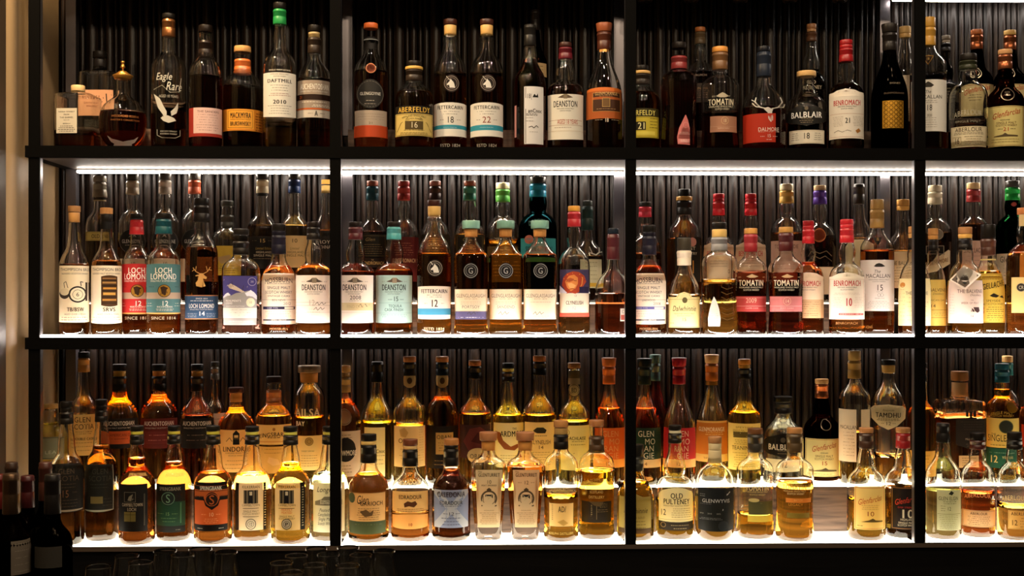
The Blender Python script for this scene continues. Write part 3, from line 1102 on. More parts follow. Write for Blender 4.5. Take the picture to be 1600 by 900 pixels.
b('T', 437, 5, 52, 'longneck', '7a5a10', 196, ['1f7a3c', '15120f'], [['label', R(-25, 113, 25, 181, 'f0ece2', 0, 2), T('LOWLAND SINGLE MALT', 115.5, 30, 1.8, K_), T('SCOTCH WHISKY', 119, 20, 1.8, K_), T('DAFTMILL', 126, 42, 5.5, K_, 0, 'b'), M(133, 141, 15, '777068', 3, 0, .7), M(146, 149, 17, '8a4038', 2, 0, .7), T('2010', 159, 21, 6, K_, 0, 'b'), M(165, 177, 19, '8a8278', 4, 0, .7)], ['lettering', T('SINGLE FARM ESTATE', 109, 36, 2.2, 'e8e4da')]],
  'tall bottle with green neck capsule and white 2010 label on the top shelf')
b('T', 491, 40, 54, 'auch', '7a3410', 120, ['2a2018', 'b8a070', '16120e'], [['label', R(-26, 125, 26, 183, 'a8988a'), R(-26, 147, 26, 156, '2a1408'), R(-26, 168.5, 26, 171, 'c8622a'), R(-26, 172, 26, 183.5, 'd8d0c6'), T('AUCHENTOSHAN', 135, 50, 8.5, 'f0ece4', 1, 'b'), T('SINGLE MALT SCOTCH WHISKY', 142.5, 48, 2.2, 'f0ece4'), T('21', 151.5, 6, 4.5, 'd86a2a', -20), M(159, 159, 24, 'e8e0d4', 1, 0, 1.2), M(164, 166, 15, 'e8e0d4', 2, 10, 1), T('A', 177, 5, 8, K_, 3, 'b'), M(177, 177, 4, '8a8078', 1, -6, .8), M(177, 177, 4, '8a8078', 1, 12, .8)],
   ['neck_label', R(-9, 58, 9, 68, '4a4038')]],
  'bottle with grey brown banded label beside the left middle black post, top shelf')
b('T', 579.5, 37, 53, 'ribbed', '8a3810', 108, [None, 'c4602c'], [['medallion', E(-1, 146.5, 21, '2c2a28', 23), O(-1, 146.5, 20.5, 19.7, '6a645c'), T('GLENGOYNE', 146, 34, 4.6, 'f0ece4', -1), M(157, 157, 8, 'b8b0a4', 1, -1, .8), M(162, 163, 9, 'a09890', 1, -1, .8)],
   ['label', R(-25, 172, 25, 196, 'b8a898', 0, 2), M(178, 186, 20, '8a7c70', 3, 0, .6), T('21', 192, 7, 3, '6a5c50')], ['red_band', R(-26.3, 195.5, 26.3, 214, 'c44a22')], ['neck_seal', E(0, 106, 9, '8a3c1c', 7), O(0, 106, 8, 7, 'd08a5a')], ['neck_capsule', R(-11, 54, 11, 73, '1a1614'), R(-11, 57, 11, 58.5, '8a8a88')]],
  'bottle with round charcoal medallion, red band and orange stopper, top shelf')
b('T', 647, 96, 60, 'aberfel', '90501a', 140, ['2a2018', 'c8a050', '17130f'], [['label', R(-29, 166, 29, 212, 'e6cc78'), R(-29, 165, 29, 177, '1c1812'), T('ABERFELDY', 171, 56, 8, 'e8c050', 0, 'b'), T('HIGHLAND SINGLE MALT', 180.5, 40, 2.8, K_, 0, 'a'), T('SCOTCH WHISKY', 185, 28, 2.4, K_, 0, 'a'), R(-14, 189, 14, 202, '5a4a26'), T('16', 195, 12, 9, 'f0e4c0'), M(200, 203, 17, '5a4a26', 2, 0, .8), *FR(-28, 178, 28, 211, '7a6430', .6), S([(-26, 205), (-20, 192), (-10, 184), (10, 184), (20, 192), (26, 205)], .8, '7a6430'), M(207, 209, 22, '6a5630', 2, 0, .6)]],
  'squat round shouldered bottle with pale yellow 16 label on the top shelf')
for nn, xx, tt, lab in (('18', 703.5, 31, 'blue banded white label reading 18, bottle with corked neck on the top shelf'), ('22', 760.5, 31, 'blue banded white label with brown 22, bottle with corked neck, top shelf')):
    b('T', xx, tt, 52, 'ribbed', '9a4a18' if nn == '18' else 'a04a16', 114, ['c8a060', '3a1c12'], [['label', R(-25.5, 162, 25.5, 213, 'f2eee4', 2, 0), T('FETTERCAIRN', 167.5, 45, 5.6, K_, 0, 'b'), M(174, 178, 15, '6a645c', 2, 0, .7), T(nn, 187, 12 if nn == '18' else 14, 9.5, K_ if nn == '18' else '8a3a24'), M(187, 187, 3, '8a8278', 1, -13, .7), M(187, 187, 3, '8a8278', 1, 13, .7), R(-25.5, 196, 25.5, 206, '3a9cb4', 1, 0), T('HIGHLAND SINGLE MALT', 199, 22, 1.3, 'cfe4ea')],
       ['medallion', E(2, 130, 12, '241a16', 14), O(2, 130, 11.6, 10.8, '9a8a80'), O(2, 130, 8.8, 8.2, '9a8a80'), P([(-3, 137), (-1.5, 132), (-4.5, 133.5), (-5.5, 131.5), (-2, 128), (0, 125.5), (0.5, 122.5), (2, 125), (5, 128), (7, 133), (7.5, 137)], 'f0ece4'), S([(-1, 125), (-6, 119)], .8, 'f0ece4')], ['lettering_raised', T('ESTD 1824', 227, 34, 4.5, 'cfc8b8')]], lab)
b('T', 836, 16, 40, 'slope', '4a1608', 80, ['16110e'], [['cork', R(-9.5, 24, 9.5, 38, 'c8a45a')], ['label', R(2, 98, 18, 119, 'b09468'), M(103, 114, 5, '5a4a30', 3, 9)]], 'dark slim bottle with pale cork half hidden behind the narrow white label bottle, top shelf', d='b', g='b')
b('T', 828, 39, 50, 'slope', '9a3a22', 88, ['1a1816'], [['label', R(-9, 135, 21, 225, 'eceae8'), R(-7, 136, -6.2, 153, K_), R(-7, 170, -6.2, 224, K_), T('18', 150, 7, 7, K_, -2), T('|', 150, 1.4, 7, K_, 2.5), P([(4, 152), (7, 146), (10, 150), (12, 145), (13, 152)], K_), T('anCnoc', 173, 23, 6, K_, 8.5, 'b'), M(178, 180, 9, K_, 2, 3, .9), M(184, 189, 7, '6a6460', 2, 0, .6), S([(-2, 199), (3, 197), (6, 200), (10, 196), (13, 199)], 1, K_), M(206, 206, 9, '8a8480', 1, 6, .6)], ['side_label', R(-24, 163, -21, 213, 'c89090')]],
  'dark red bottle with tall narrow white label and black capsule on the top shelf', lx=0)
b('T', 883.5, 67, 57, 'deanston', '7a1c0c', 132, ['5a1620', '3a1c16'], [['label', R(-28, 146, 28, 216, 'f0ecdf', -1, 2), P([(-12, 152), (-4, 148), (4, 148), (12, 152), (6, 153), (-6, 153)], '6a5a48'), R(-3, 147, 3, 154, '8a7a64'), T('DEANSTON', 162, 41, 9.5, K_, 0, 'b'), T('HIGHLAND SINGLE MALT', 169.5, 28, 1.7, K_), T('SCOTCH WHISKY', 173, 18, 1.7, K_), R(-26, 187, 26, 187.5, 'b08a70'), R(-26, 195, 26, 195.5, 'b08a70'), T('AGED 18 YEARS', 190, 34, 7, 'a8452c', 4), M(199, 199, 18, '8a6a5a', 1, -4, .6), R(-27, 204, 27, 204.5, 'd8c8b0')]],
  'broad shouldered bottle with cream 18 label and maroon capsule on the top shelf')
b('T', 944, 37, 57, 'morangie', '6a2c0c', 140, ['4a2416', '8a4a2c'], [['label', R(-28, 138, 28, 185, 'b8602a', 2, 0), R(-28, 138, 28, 142, 'd8762e', 2, 0), R(-18, 144, 25, 174, '4a2c1a'), *FR(-18, 144, 25, 174, 'd09850', .6), T('GLENMORANGIE', 146, 38, 5, 'e0b878', 4), R(-3, 153, 9, 167, '7a5a34'), *FR(-3, 153, 9, 167, 'd0a860', .6), M(150, 151, 13, 'c09868', 1, 3, .6), M(170, 172, 15, 'c09868', 1, 3, .6)],
   ['lettering', T('18', 187.5, 6.5, 6, 'e8dcc8', 4), M(187, 187, 7, 'b8a890', 1, -8, .6), M(187, 187, 7, 'b8a890', 1, 17, .6)], ['neck_band', R(-7.5, 66, 7.5, 77, 'mc09050')]],
  'teardrop necked bottle with orange and brown 18 label, last before the middle post, top shelf')
b('T', 1003, 103, 58, 'aberfel', '8a4412', 142, ['241c16', 'c8a060', '17130f'], [['label', R(-26, 170, 26, 215, 'd8c440', 0, 0), R(-26, 169, 26, 182, '3a3414'), T('ABERFELDY', 176, 50, 8, 'e8dc78', -2, 'b'), *FR(-25, 183, 25, 214, '8a7a28', .6), R(-20, 190, 6, 203, '2a2410'), T('21', 196.5, 13, 10, 'f0e8a8', 0, 'b'), M(185, 199, 7, '6a5c20', 4, 18, .8), R(-20, 205, 20, 211, 'e8da60')]],
  'round shouldered bottle with yellow 21 label half behind the middle black post, top shelf')
b('T', 1061, 67, 57, 'cubocan', '5a1208', 92, ['7a2c2c', None, '1a1512'], [['pink_leaf', P([(11, 178), (15, 188), (17, 200), (17, 226), (-2, 225), (-3, 214), (0, 200), (6, 188)], 'e0807c'), O(11, 195, 4.5, 4, 'f0b0a8'), R(-1, 209, 17, 209.6, 'f0c0b8'), T('CU BOCAN', 207, 14, 2, 'f4d0c8', 8), R(-1, 217, 16, 223, 'e89c98'), M(219, 221, 6, 'f8e0da', 2, 8, .9)]],
  'dark ridged bottle with a pink leaf shaped label on the top shelf', g='c')
b('T', 1094, 43, 42, 'dronach', '2a1408', 110, ['5a4a34', 'b8703a'], [['label', R(-18, 130, 18, 160, '2c2218'), T('BUNNA', 138, 20, 4, '8a6a4a'), M(142, 152, 12, '6a5240', 4)], ['lettering', T('BRUICH', 117, 22, 3, '8a7a66')]], 'tall dim bottle with tan stopper at the back behind the pink leaf bottle, top shelf', d='b')
b('T', 1125, 74, 60, 'tomatin', '5a1a0c', 176, ['6a4a2c', 'cc8a3c'], [['lettering', T('TOMATIN', 159, 44, 9.5, 'f2e8cc', 2, 'b'), T('HIGHLAND SINGLE MALT', 166, 42, 3, 'e8dcc0', 2), T('SCOTCH WHISKY', 170, 24, 2.6, 'e8dcc0', 4), T('ESTD 1897', 150, 30, 2, 'c8bca4', 2), P([(-6, 150), (0, 146), (4, 144), (8, 146), (14, 150), (8, 152), (0, 152)], 'c8bca4')],
   ['label', R(-16, 181, 27, 206, 'b88468', 0, 0), R(-16, 197, 27, 197.6, 'e8c8a8'), O(8, 188, 6, 5.4, 'e0c090'), T('18', 188, 6, 5.5, 'f0dcb0', 8), T('OLOROSO SHERRY', 200, 20, 1.8, 'e8cdb4', 6)]],
  'broad bottle with white lettering over a dusky pink 18 panel, top shelf')
b('T', 1193.5, 73, 67, 'dalmore', '9a1c0c', 165, ['1c222e', '14161c'], [['red_panel', R(-32, 177, 18, 222, 'b83018'), ], ['stag_emblem', P([(0, 170), (6, 167), (14, 171), (12, 176), (15, 186), (11, 191), (7, 186), (6, 176)], 'd8d4cc'), S([(5, 170), (-6, 167), (-14, 158), (-13, 151)], 1.8, 'd8d4cc'), S([(-6, 167), (-12, 166), (-18, 160)], 1.4, 'd8d4cc'), S([(12, 170), (22, 167), (29, 158), (28, 150)], 1.8, 'd8d4cc'), S([(22, 167), (30, 166), (33, 160)], 1.4, 'd8d4cc'), S([(-14, 158), (-20, 154)], 1.2, 'd8d4cc')],
   ['lettering', T('DALMORE', 202, 34, 6, 'e8dcd0', 8), M(206, 207, 17, 'd0a898', 1, 8, .7), T('15', 212, 6, 5, 'e8dcd0', 8), M(213, 213, 4, 'e0c8bc', 1, -2, .7), M(213, 213, 4, 'e0c8bc', 1, 17, .7), M(218, 218, 5, 'e0c8bc', 1, 8, .7)]],
  'round bottle with silver stag head and red panel on the top shelf')
b('T', 1268, 38, 46, 'pulteney', '20140c', 106, ['5a3c28', 'c09060', 'a0704a'], [['lettering', T('OLD', 128, 14, 5, 'b8a890'), T('PULTENEY', 136, 34, 5.5, 'b8a890'), M(143, 150, 12, '7a6c5c', 3)]], 'bulb necked dark bottle at the back behind the black diamond label bottle, top shelf', d='b')
b('T', 1260, 112, 64, 'balblair', '5a1c0a', 178, [None, 'wc09a62'], [['black_label', P([(-31, 176), (-24, 169), (-8, 163), (0, 160), (8, 163), (24, 169), (31, 176), (31, 187), (24, 192), (8, 194), (0, 197), (-8, 194), (-24, 192), (-31, 187)], '1c1a18'), S([(-30, 177), (-22, 169), (0, 161.5), (22, 169), (30, 177)], .6, '8a7a5a'), S([(-30, 187), (-22, 191), (0, 195.5), (22, 191), (30, 187)], .6, '8a7a5a'), T('BALBLAIR', 179, 52, 9, 'f4f2ee', 0, 'b'), M(185, 191, 11, '9a8a70', 3, 0, .7), E(0, 169, 3, '5a5040')],
   ['label', R(-26, 203, 27, 224, 'ece4d0'), *FR(-25, 204, 26, 223, 'b8a880', .5), T('18', 212, 11, 9, K_), M(208, 218, 6, '6a6050', 4, -17, .6), M(208, 218, 6, '6a6050', 4, 17, .6)]],
  'squat cork stoppered bottle with black label over white 18 strip, top shelf')
b('T', 1322, 63, 56, 'benro', '4a2008', 130, ['8a1418', '9c1a1e', '8e161a'], [['label', R(-26, 143, 28, 216, 'f2eadc', 0, 0)] + [P([(-26, 146), (-14, 140), (0, 138), (14, 140), (28, 146), (28, 150), (-26, 150)], 'f2eadc')] + [S([(-24, 149), (-12, 143), (0, 141), (14, 143), (26, 149)], .6, 'b08a7a'), T('BENROMACH', 160, 46, 8, 'b8242c', 2, 'b'), T('SPEYSIDE SINGLE MALT', 166, 30, 1.9, K_, 2), T('SCOTCH WHISKY', 169.5, 20, 1.9, K_, 2), R(-24, 177, 26, 177.5, 'c8a898'), T('21', 188, 9, 8, K_, 3, 'b'), M(182, 196, 8, 'a89c90', 7, -12, .5), M(182, 196, 8, 'a89c90', 7, 18, .5), S([(-18, 206), (-12, 203), (-6, 206), (2, 203), (8, 205)], .7, '6a6058'), P([(14, 204), (19, 200), (22, 204), (17, 208)], 'a8743a'), R(-24, 213, 26, 213.5, 'c8a898')]],
  'red capped bottle with white arched 21 label on the top shelf')
b('T', 1390, 38, 56, 'morangie', None, None, ['181412', '1c1816'], [['gold_lattice', R(-16, 157, 16, 200, 'mc89430')] + [O(-11 + 7.4 * i, 161 + 7 * j, 3.3, 2.4, 'm6a4a14') for i in range(4) for j in range(6)], ['lettering', T('SIGNET', 129, 20, 2.6, '8a7c68', 4), T('GLENMORANGIE', 145, 34, 2.6, '6a5a48', 2)]],
  'black bottle with a golden lattice panel on the top shelf', g='k', lx=6)
b('T', 1414, 42, 46, 'balvenie', 'a05a20', 118, [None, 'd8b070', 'wd8b478'], [['label', R(-22, 117, 20, 190, 'c8b49a'), T('15', 127, 8, 6, K_, 10), T('T', 137, 3, 6, K_, 12), T('12', 160, 8, 6, K_, 11), M(170, 185, 8, '5a4c3c', 5, 11)]], 'clear bottle with pale wood stopper at the back beside the right black post, top shelf', d='b')
b('T', 1450, 28, 57, 'macallan', '5a2408', 118, ['b88a38', 'b88a38'], [['label', R(-25, 124, 28, 205, 'efece4'), P([(-8, 133), (-3, 129), (0, 127), (4, 129), (9, 133), (5, 136), (-4, 136)], '3a342c'), T('The', 143, 9, 5, K_, 0, 'i'), T('MACALLAN', 151, 42, 5.5, K_, 2), M(157, 160, 14, '6a645c', 2, 2, .6), T('18', 168, 9, 9, K_, 2), T('2020', 180, 8, 4, '6a5c4c', 2), M(184, 198, 12, '9a948a', 5, 2, .6)], ['neck_diamond', P([(-11, 85), (11, 85), (0, 101)], 'mb08840'), P([(-8.5, 86.5), (8.5, 86.5), (0, 99)], '3a2410'), T('18', 91, 5, 4.5, 'd0a860')]],
  'gold capped tall bottle with white 18 label just right of the right post, top shelf')
b('T', 1478, 56, 40, 'pulteney', '1c120a', 100, ['14110e', '8a8070', '6a6258'], [['label', R(-17, 130, 17, 160, '2a241c'), M(138, 152, 9, '8a7c66', 4)]], 'dark glass bottle behind the gold capped 18 bottle, top shelf', d='b', g='s')
for xx, tp, st, lab, li in ((1526, 47, 'b86a3c', 'copper capped dark bottle at the back behind the black capped 16 bottle, top shelf', 0), (1578, 48, 'd8b068', 'dark bottle with pale stopper at the back near the right edge, top shelf', 0)):
    b('T', xx, tp, 50, 'glenf', None, None, ['ma8603a', st], [['label', R(-26, 131, 26, 190, 'e0cc94'), *FR(-25, 132, 25, 189, 'a04a2c', .5), T('Glenfarclas', 139, 44, 8, 'b83420', 0, 'iu'), M(148, 156, 14, '6a5a40', 3)], ['neck_seal', O(0, 113, 9, 7.6, 'mb8a890'), O(0, 113, 5, 4.4, 'mb8a890')]],
      lab, d='b', g='k')
b('T', 1512.5, 85, 61, 'aberlour', '9a3412', 196, ['2a2c1c', '1c1814'], [['label', R(-25, 197, 27, 229, 'ece0bc'), *FR(-24, 198, 26, 228, 'a08c5a', .5), T('ABERLOUR', 202, 42, 6, '3a2c1c', 1), M(207, 209, 22, '6a5a40', 2, 1, .7), T('16', 219, 9, 9, '4a3820', -16), *FR(-22, 213, -10, 225, 'a08c5a', .5), M(213, 224, 14, '8a7a58', 4, 8, .6)], ['lettering_raised', T('ABERLOUR', 175, 44, 8, 'b8b098', 0, 'a'), T('SINGLE MALT', 189, 40, 3.5, '9a9480')]],
  'black capped clear bottle with raised lettering and low cream 16 label, top shelf')
b('T', 1570.5, 78, 57, 'glenf', None, None, ['m9a5a38', 'wb88a5a'], [['label', R(-27, 165, 27, 228, 'ead98c'), *FR(-26, 166, 26, 227, '8a5a2c', .6), T('Glenfarclas', 176, 44, 9, 'b03420', 2, 'iu'), T('HIGHLAND', 187, 14, 2, K_), T('SINGLE MALT', 191.5, 30, 3.4, '6a4a2c', 2), T('SCOTCH WHISKY', 195.5, 32, 3, '6a4a2c', 2), T('21', 201.5, 10, 5.6, 'b03420', 2), M(201, 201, 4, K_, 1, -7, .6), M(201, 201, 4, K_, 1, 11, .6), P([(-16, 212), (-4, 210), (0, 207), (4, 210), (18, 211), (18, 213), (-16, 213)], '5a4a30'), M(217, 221, 22, '8a7440', 2, 0, .6)], ['neck_seal', O(4, 146, 11, 9.8, 'm8a7a68'), T('ESTD', 143, 9, 2.6, 'm9a8a78', 4), T('1836', 147.5, 10, 2.8, 'm9a8a78', 4)]],
  'dark brown bottle with cream 21 label and copper capsule near the right edge, top shelf', g='b')
# ============================================================ MIDDLE SHELF, front row
SIG = lambda x, y: S([(x - 8, y + 1), (x - 4, y - 3), (x - 2, y + 2), (x + 3, y - 3), (x + 5, y + 1), (x + 9, y - 2)], .7, '4a443e')
TB = '201a16'
b('M', 116, 322, 48, 'thompson', '8a4a1c', 413, ['b08048', 'wa07242'], [['label', R(-23.5, 415, 23.5, 503, 'f0e4c4', 0, 1), T('THOMPSON BROS', 421, 54, 4.5, TB, 3), T('BLENDED SCOTCH WHISKY', 427.5, 46, 2.4, TB, 2), E(-14, 459, 7.5, '3a3028', 8), E(-14, 456, 6.6, 'e4d6b4', 5.6), S([(-14, 450), (-15, 442), (-12, 440), (-9, 450)], .8, TB), E(5, 460, 13.5, '2a2420', 13), E(5, 460, 11, 'efe2c2', 10.5), O(5, 460, 7.5, 6.9, TB), T('6', 460, 5, 6, TB, 5), S([(10, 447), (9, 440), (13, 441)], 1.2, TB), R(16, 441, 19, 470, '3a3028'), R(20.5, 441, 22, 470, '5a4c40'), T('TB/BSW', 483.5, 26, 6, TB, 2, 'b'), T('AGED OVER 6 YEARS', 491, 34, 2.6, TB, 2), M(496, 500, 19, '5a4c40', 2, 0, .8)]],
  'leftmost front bottle on the middle shelf, cream label with a drawn still and round cask', lx=0)
b('M', 166.5, 325, 50, 'thompson', 'b0702c', 408, ['17130f', 'wb07c46'], [['label', R(-26, 415, 26, 504, 'f4ead0', 0, 2), T('THOMPSON BROS', 421, 54, 4.5, TB, 2), T('BLENDED MALT SCOTCH WHISKY', 427.5, 48, 2.4, TB, 0), R(-8, 432, 16, 477, '4a3018', 2, 2), R(-6, 434, 14, 436, '9a7040'), R(-6, 440, 14, 443, 'b08448'), R(-5, 449, 14, 452, 'c8923c'), R(-5, 457, 13, 461, 'd8a850'), R(-6, 467, 14, 470, 'b8843c'), R(-7, 473, 15, 474, '1c120a'), R(-7, 454, 15, 455, '1c120a'), R(-7, 463.5, 15, 464.5, '1c120a'), R(-7, 446, 15, 447, '1c120a'), R(-7, 438, 15, 439, '1c120a'), T('SRVS', 483.5, 19, 6, TB, 4, 'b'), T('AGED OVER 6 YEARS', 491, 34, 2.6, '5a5048', 3), M(496, 500, 22, '8a8070', 2, 0, .8)],
   ['neck_capsule', R(-9.9, 334, 9.9, 357, '14110f')]],
  'front bottle with black neck and cream label showing a stacked wooden cask drawing, middle shelf')
def lochl(x, top, w, c1, c2, capc, liq, sub, lab, lx=0):
    b('M', x, top, w, 'loch', liq, 424, [capc, '17130f'], [['label', R(-25.5, 413, 25.5, 490, c1, 1, 1), T('LOCH', 422.5, 27, 8.5, 'f4f0e6', 0, 'b'), T('LOMOND', 432, 43, 9, 'f4f0e6', 0, 'b'), T('SINGLE MALT SCOTCH WHISKY', 439, 43, 2.6, 'f4f0e6'), R(-25.5, 457, 25.5, 467, 'b8a08a'), E(1, 454.5, 10, '3a2a18', 10), E(1, 454.5, 9, 'mc8963c', 9), P([(-5, 449), (0, 447), (7, 450), (4, 453), (6, 457), (2, 462), (-2, 459), (-5, 461), (-3, 455)], '3a2412'), T('12', 474, 11, 7.5, 'f4f0e6', 2), T(sub, 479.5, 24, 2.6, 'e8e0d4', 2), M(483, 485, 14, 'd8d0c4', 2, 2, .6), R(-25.5, 488.5, 25.5, 490, 'c8a05a', 0, 1), M(474, 478, 4, 'd8d0c4', 2, -20, .6), M(474, 478, 4, 'd8d0c4', 2, 20, .6), T('SINCE', 448, 10, 2, c2, -18), T('1814', 448, 8, 2, c2, 19)], ['lettering_raised', T('SINCE 1814', 497, 40, 4.5, 'b8a890')]], lab, lx=lx)
lochl(213.5, 334, 45, 'b82c2c', '6a1418', 'b02428', 'c0601c', 'PERFECTLY BALANCED', 'bottle with flared red capsule and red 12 label, middle shelf')
lochl(255.5, 333, 53, '4f7c80', '2a4a50', '16444a', 'c86a20', 'INCHMURRIN', 'bottle with flared dark teal capsule and grey teal 12 label, middle shelf')
b('M', 315, 310, 51, 'loch', '6a3010', 386, ['1a1614', '14110f'], [['label', R(-25, 461, 25, 499, '2f4c6c', 0, 0), R(-25, 461, 25, 462.5, 'b07a50'), R(-25, 497.5, 25, 499, 'b07a50'), T('SINCE 1814', 466.5, 18, 2.2, 'e8e4dc'), M(470, 470, 20, 'c8c8c8', 1, 0, 1), T('LOCH LOMOND', 478, 42, 6.5, 'f0ece4', 0, 'b'), T('SINGLE MALT SCOTCH WHISKY', 483.5, 38, 1.8, 'd8d4cc'), T('14', 490, 10, 6.5, 'f0ece4', 0, 'b'), M(490, 495, 8, 'a8b0b8', 3, -14, .6), M(490, 495, 8, 'a8b0b8', 3, 14, .6)],
   ['stag_emblem', P([(-3, 427), (2, 427), (4, 430), (8, 433), (7, 436), (2, 435), (3, 440), (6, 447), (0, 449), (-8, 447), (-9, 442), (-5, 437), (-5, 431)], 'c89a58'), S([(-4, 430), (-9, 431)], 1.6, 'c89a58'), S([(-2, 428), (-9, 424), (-13, 418)], 1, 'c89a58'), S([(-9, 424), (-8, 416)], .8, 'c89a58'), S([(-11, 421), (-14, 424)], .8, 'c89a58'), S([(2, 428), (9, 424), (13, 417)], 1, 'c89a58'), S([(9, 424), (7, 416)], .8, 'c89a58'), S([(11, 421), (15, 422)], .8, 'c89a58')]],
  'dark bottle with gold stag and blue 14 label, middle shelf')
b('M', 376.5, 358, 60, 'domecork', 'a06a60', 450, ['17130f', '17130f', '17130f'], [['label', R(-28, 431, 25, 508, '4a4484', 0, 0), P([(-28, 463), (-20, 458), (-16, 462), (-8, 458), (4, 456), (12, 454), (18, 456), (25, 462), (25, 508), (-28, 508)], 'a8a4a0'), P([(-28, 464), (-24, 459), (-20, 457), (-16, 461), (-22, 463), (-28, 468)], 'e8e8ee'), P([(6, 458), (12, 455), (15, 453), (21, 457), (25, 462), (25, 468), (17, 463), (10, 464)], 'e8e8ee'), S([(-26, 437), (10, 448)], 2.4, 'e8dccc'), S([(-21, 446), (6, 457)], 2.6, 'e8dccc'), P([(-20, 446), (-16, 443), (-8, 447), (6, 456), (2, 457), (-10, 453), (-18, 450)], 'd8c8b4'), E(-16.5, 447, 3, 'b8a898'), S([(-14, 440), (-12, 448)], .6, '3a342e'), S([(4, 446), (2, 455)], .6, '3a342e'), O(17, 440, 6.5, 5.9, 'c8c4d8'), T('30', 440, 6, 3, 'c8c4d8', 17),
   T("MONUMENT'S", 470, 27, 3, 'f4f0ea', -13, 'b'), T('LEGEND', 473.8, 14, 3, 'f4f0ea', -19, 'b'), T('INDEPENDENT BOTTLING', 478.5, 32, 1.6, 'f0ece6', -10), E(15, 472.5, 7, 'ece8c8'), T('10', 472.5, 5, 3.4, '8a8460', 15), R(-28, 481, 25, 497, 'dcdcd0'), M(484, 493, 23, '9a988a', 3, -2, .6), M(502, 502, 20, 'd0ccc8', 1, 0, .8)], ['neck_capsule', R(-10.5, 393.5, 10.5, 394.5, '3a342e')]],
  'bottle with purple biplane label and black neck, middle shelf')
def moss(x, top, w, yr, c3, lab, lx=0, side='f'):
    b('M', x, top, w, 'garioch', 'b4561c', 416, ['1c1a26', '14121c', '16130f'], [['label', R(-26.5, 427, 26.5, 506, 'f4ecd8', 0, 1), T('MOSSBURN', 437, 49, 7.5, '232030', 0, 'a'), T('DISTILLERS & BLENDERS', 443, 36, 2, '6a6460'), T('SINGLE MALT', 449.5, 38, 4.2, '232030'), T('SCOTCH WHISKY', 456.5, 45, 4.2, '232030'), T('VINTAGE CASKS', 462.5, 37, 2.8, '4a4640'), R(-26, 468, 26, 468.5, '9a9484'), T('BEN NEVIS' if yr == '2012' else 'LINKWOOD', 469, 21, 3, '5a5650'), T(yr, 474.5, 13, 4.2, '6a665e', 13), R(-24, 479, 25, 483.5, '2c2a48' if c3 == 0 else '6a68a4'), R(9, 479.7, 23, 482.8, 'efe6cc'), T('CASK TYPE', 481.3, 18, 2.2, 'b8b4cc', -10), M(487, 494, 22, 'a89c7c', 3, 0, .5), R(-24, 499, 25, 501, '3a3a44'), T('SMALL BATCH', 500, 24, 2.2, 'e8e0cc', 0)], ['lettering_raised', T('MOSSBURN', 514, 30, 4, 'b88a60')]], lab, lx=lx)
moss(435.5, 350, 56, '2012', 0, 'bottle with cream label reading 2012 above a dark purple bar, middle shelf')
def dean(x, top, w, base, capc, liq, lines, lab, lvl, lx=0, **kw):
    b('M', x, top, w, 'deanston', liq, lvl, [capc, '1c1410'], [['label', R(-28.5, 430, 28.5, 504, base, 0, 1), P([(-12, 440), (-5, 437), (-2, 434), (4, 434), (7, 437), (14, 440), (8, 441), (-6, 441)], '5a5048'), R(-2.5, 434, 4.5, 442, '9a8a74'), M(440, 440, 3, '8a8478', 1, -16, .6), M(440, 440, 3, '8a8478', 1, 18, .6), T('DEANSTON', 449, 40, 9, '14161c', 0, 'b'), T('HIGHLAND SINGLE MALT', 456, 29, 1.9, '2a2a2c'), T('SCOTCH WHISKY', 459.3, 20, 1.9, '2a2a2c')] + lines], lab, lx=lx, **kw)
dean(490, 347, 56, 'fbf6ec', '17130f', 'd07a28', [T('12', 473, 11, 9, 'c8c0b4', -3), R(-28, 472, 28, 472.4, 'b0a89a'), R(-28, 477, 28, 477.4, 'b0a89a'), SIG(10, 475), SIG(8, 483), M(483, 492, 10, 'd0c8bc', 3, 0, .6), R(-28, 488, 28, 488.4, 'c8c0b4')], 'black necked bottle with signed white label touching left side of a black post, middle shelf', 416)
dean(555.5, 347, 60, 'f4ecdf', '4a1a1e', 'b04a20', [T('2008', 465, 18, 6, '2a2620', 2), M(470, 470, 12, '8a8478', 1, 2, .6), R(-28.5, 473, 28.5, 485, 'd8c89a'), T('FINO CASK', 479, 28, 5, 'c0ae80', 2), SIG(14, 478), R(-28.5, 488, 28.5, 488.4, 'd0c4ae')], 'maroon necked bottle with white 2008 label just right of the left middle post, middle shelf', 424, lx=-2)
dean(615.5, 347, 60, 'a9cdca', '4a9a9a', 'd07c28', [T('15', 467, 9, 7, '1c2226', 3), T('AGED', 468, 7, 1.8, '1c2226', -6), T('YEARS', 468, 7, 1.8, '1c2226', 12), R(-28, 473, 28, 473.4, '7aa0a0'), T('TEQUILA', 478, 21, 4.5, '2a4246', 2), T('CASK FINISH', 484, 30, 4.5, '2a4246', 0), R(-28, 489, 28, 489.4, '7aa0a0'), M(492, 495, 20, '6a9090', 2, 0, .6)], 'bottle with pale turquoise label and turquoise neck, middle shelf', 422)
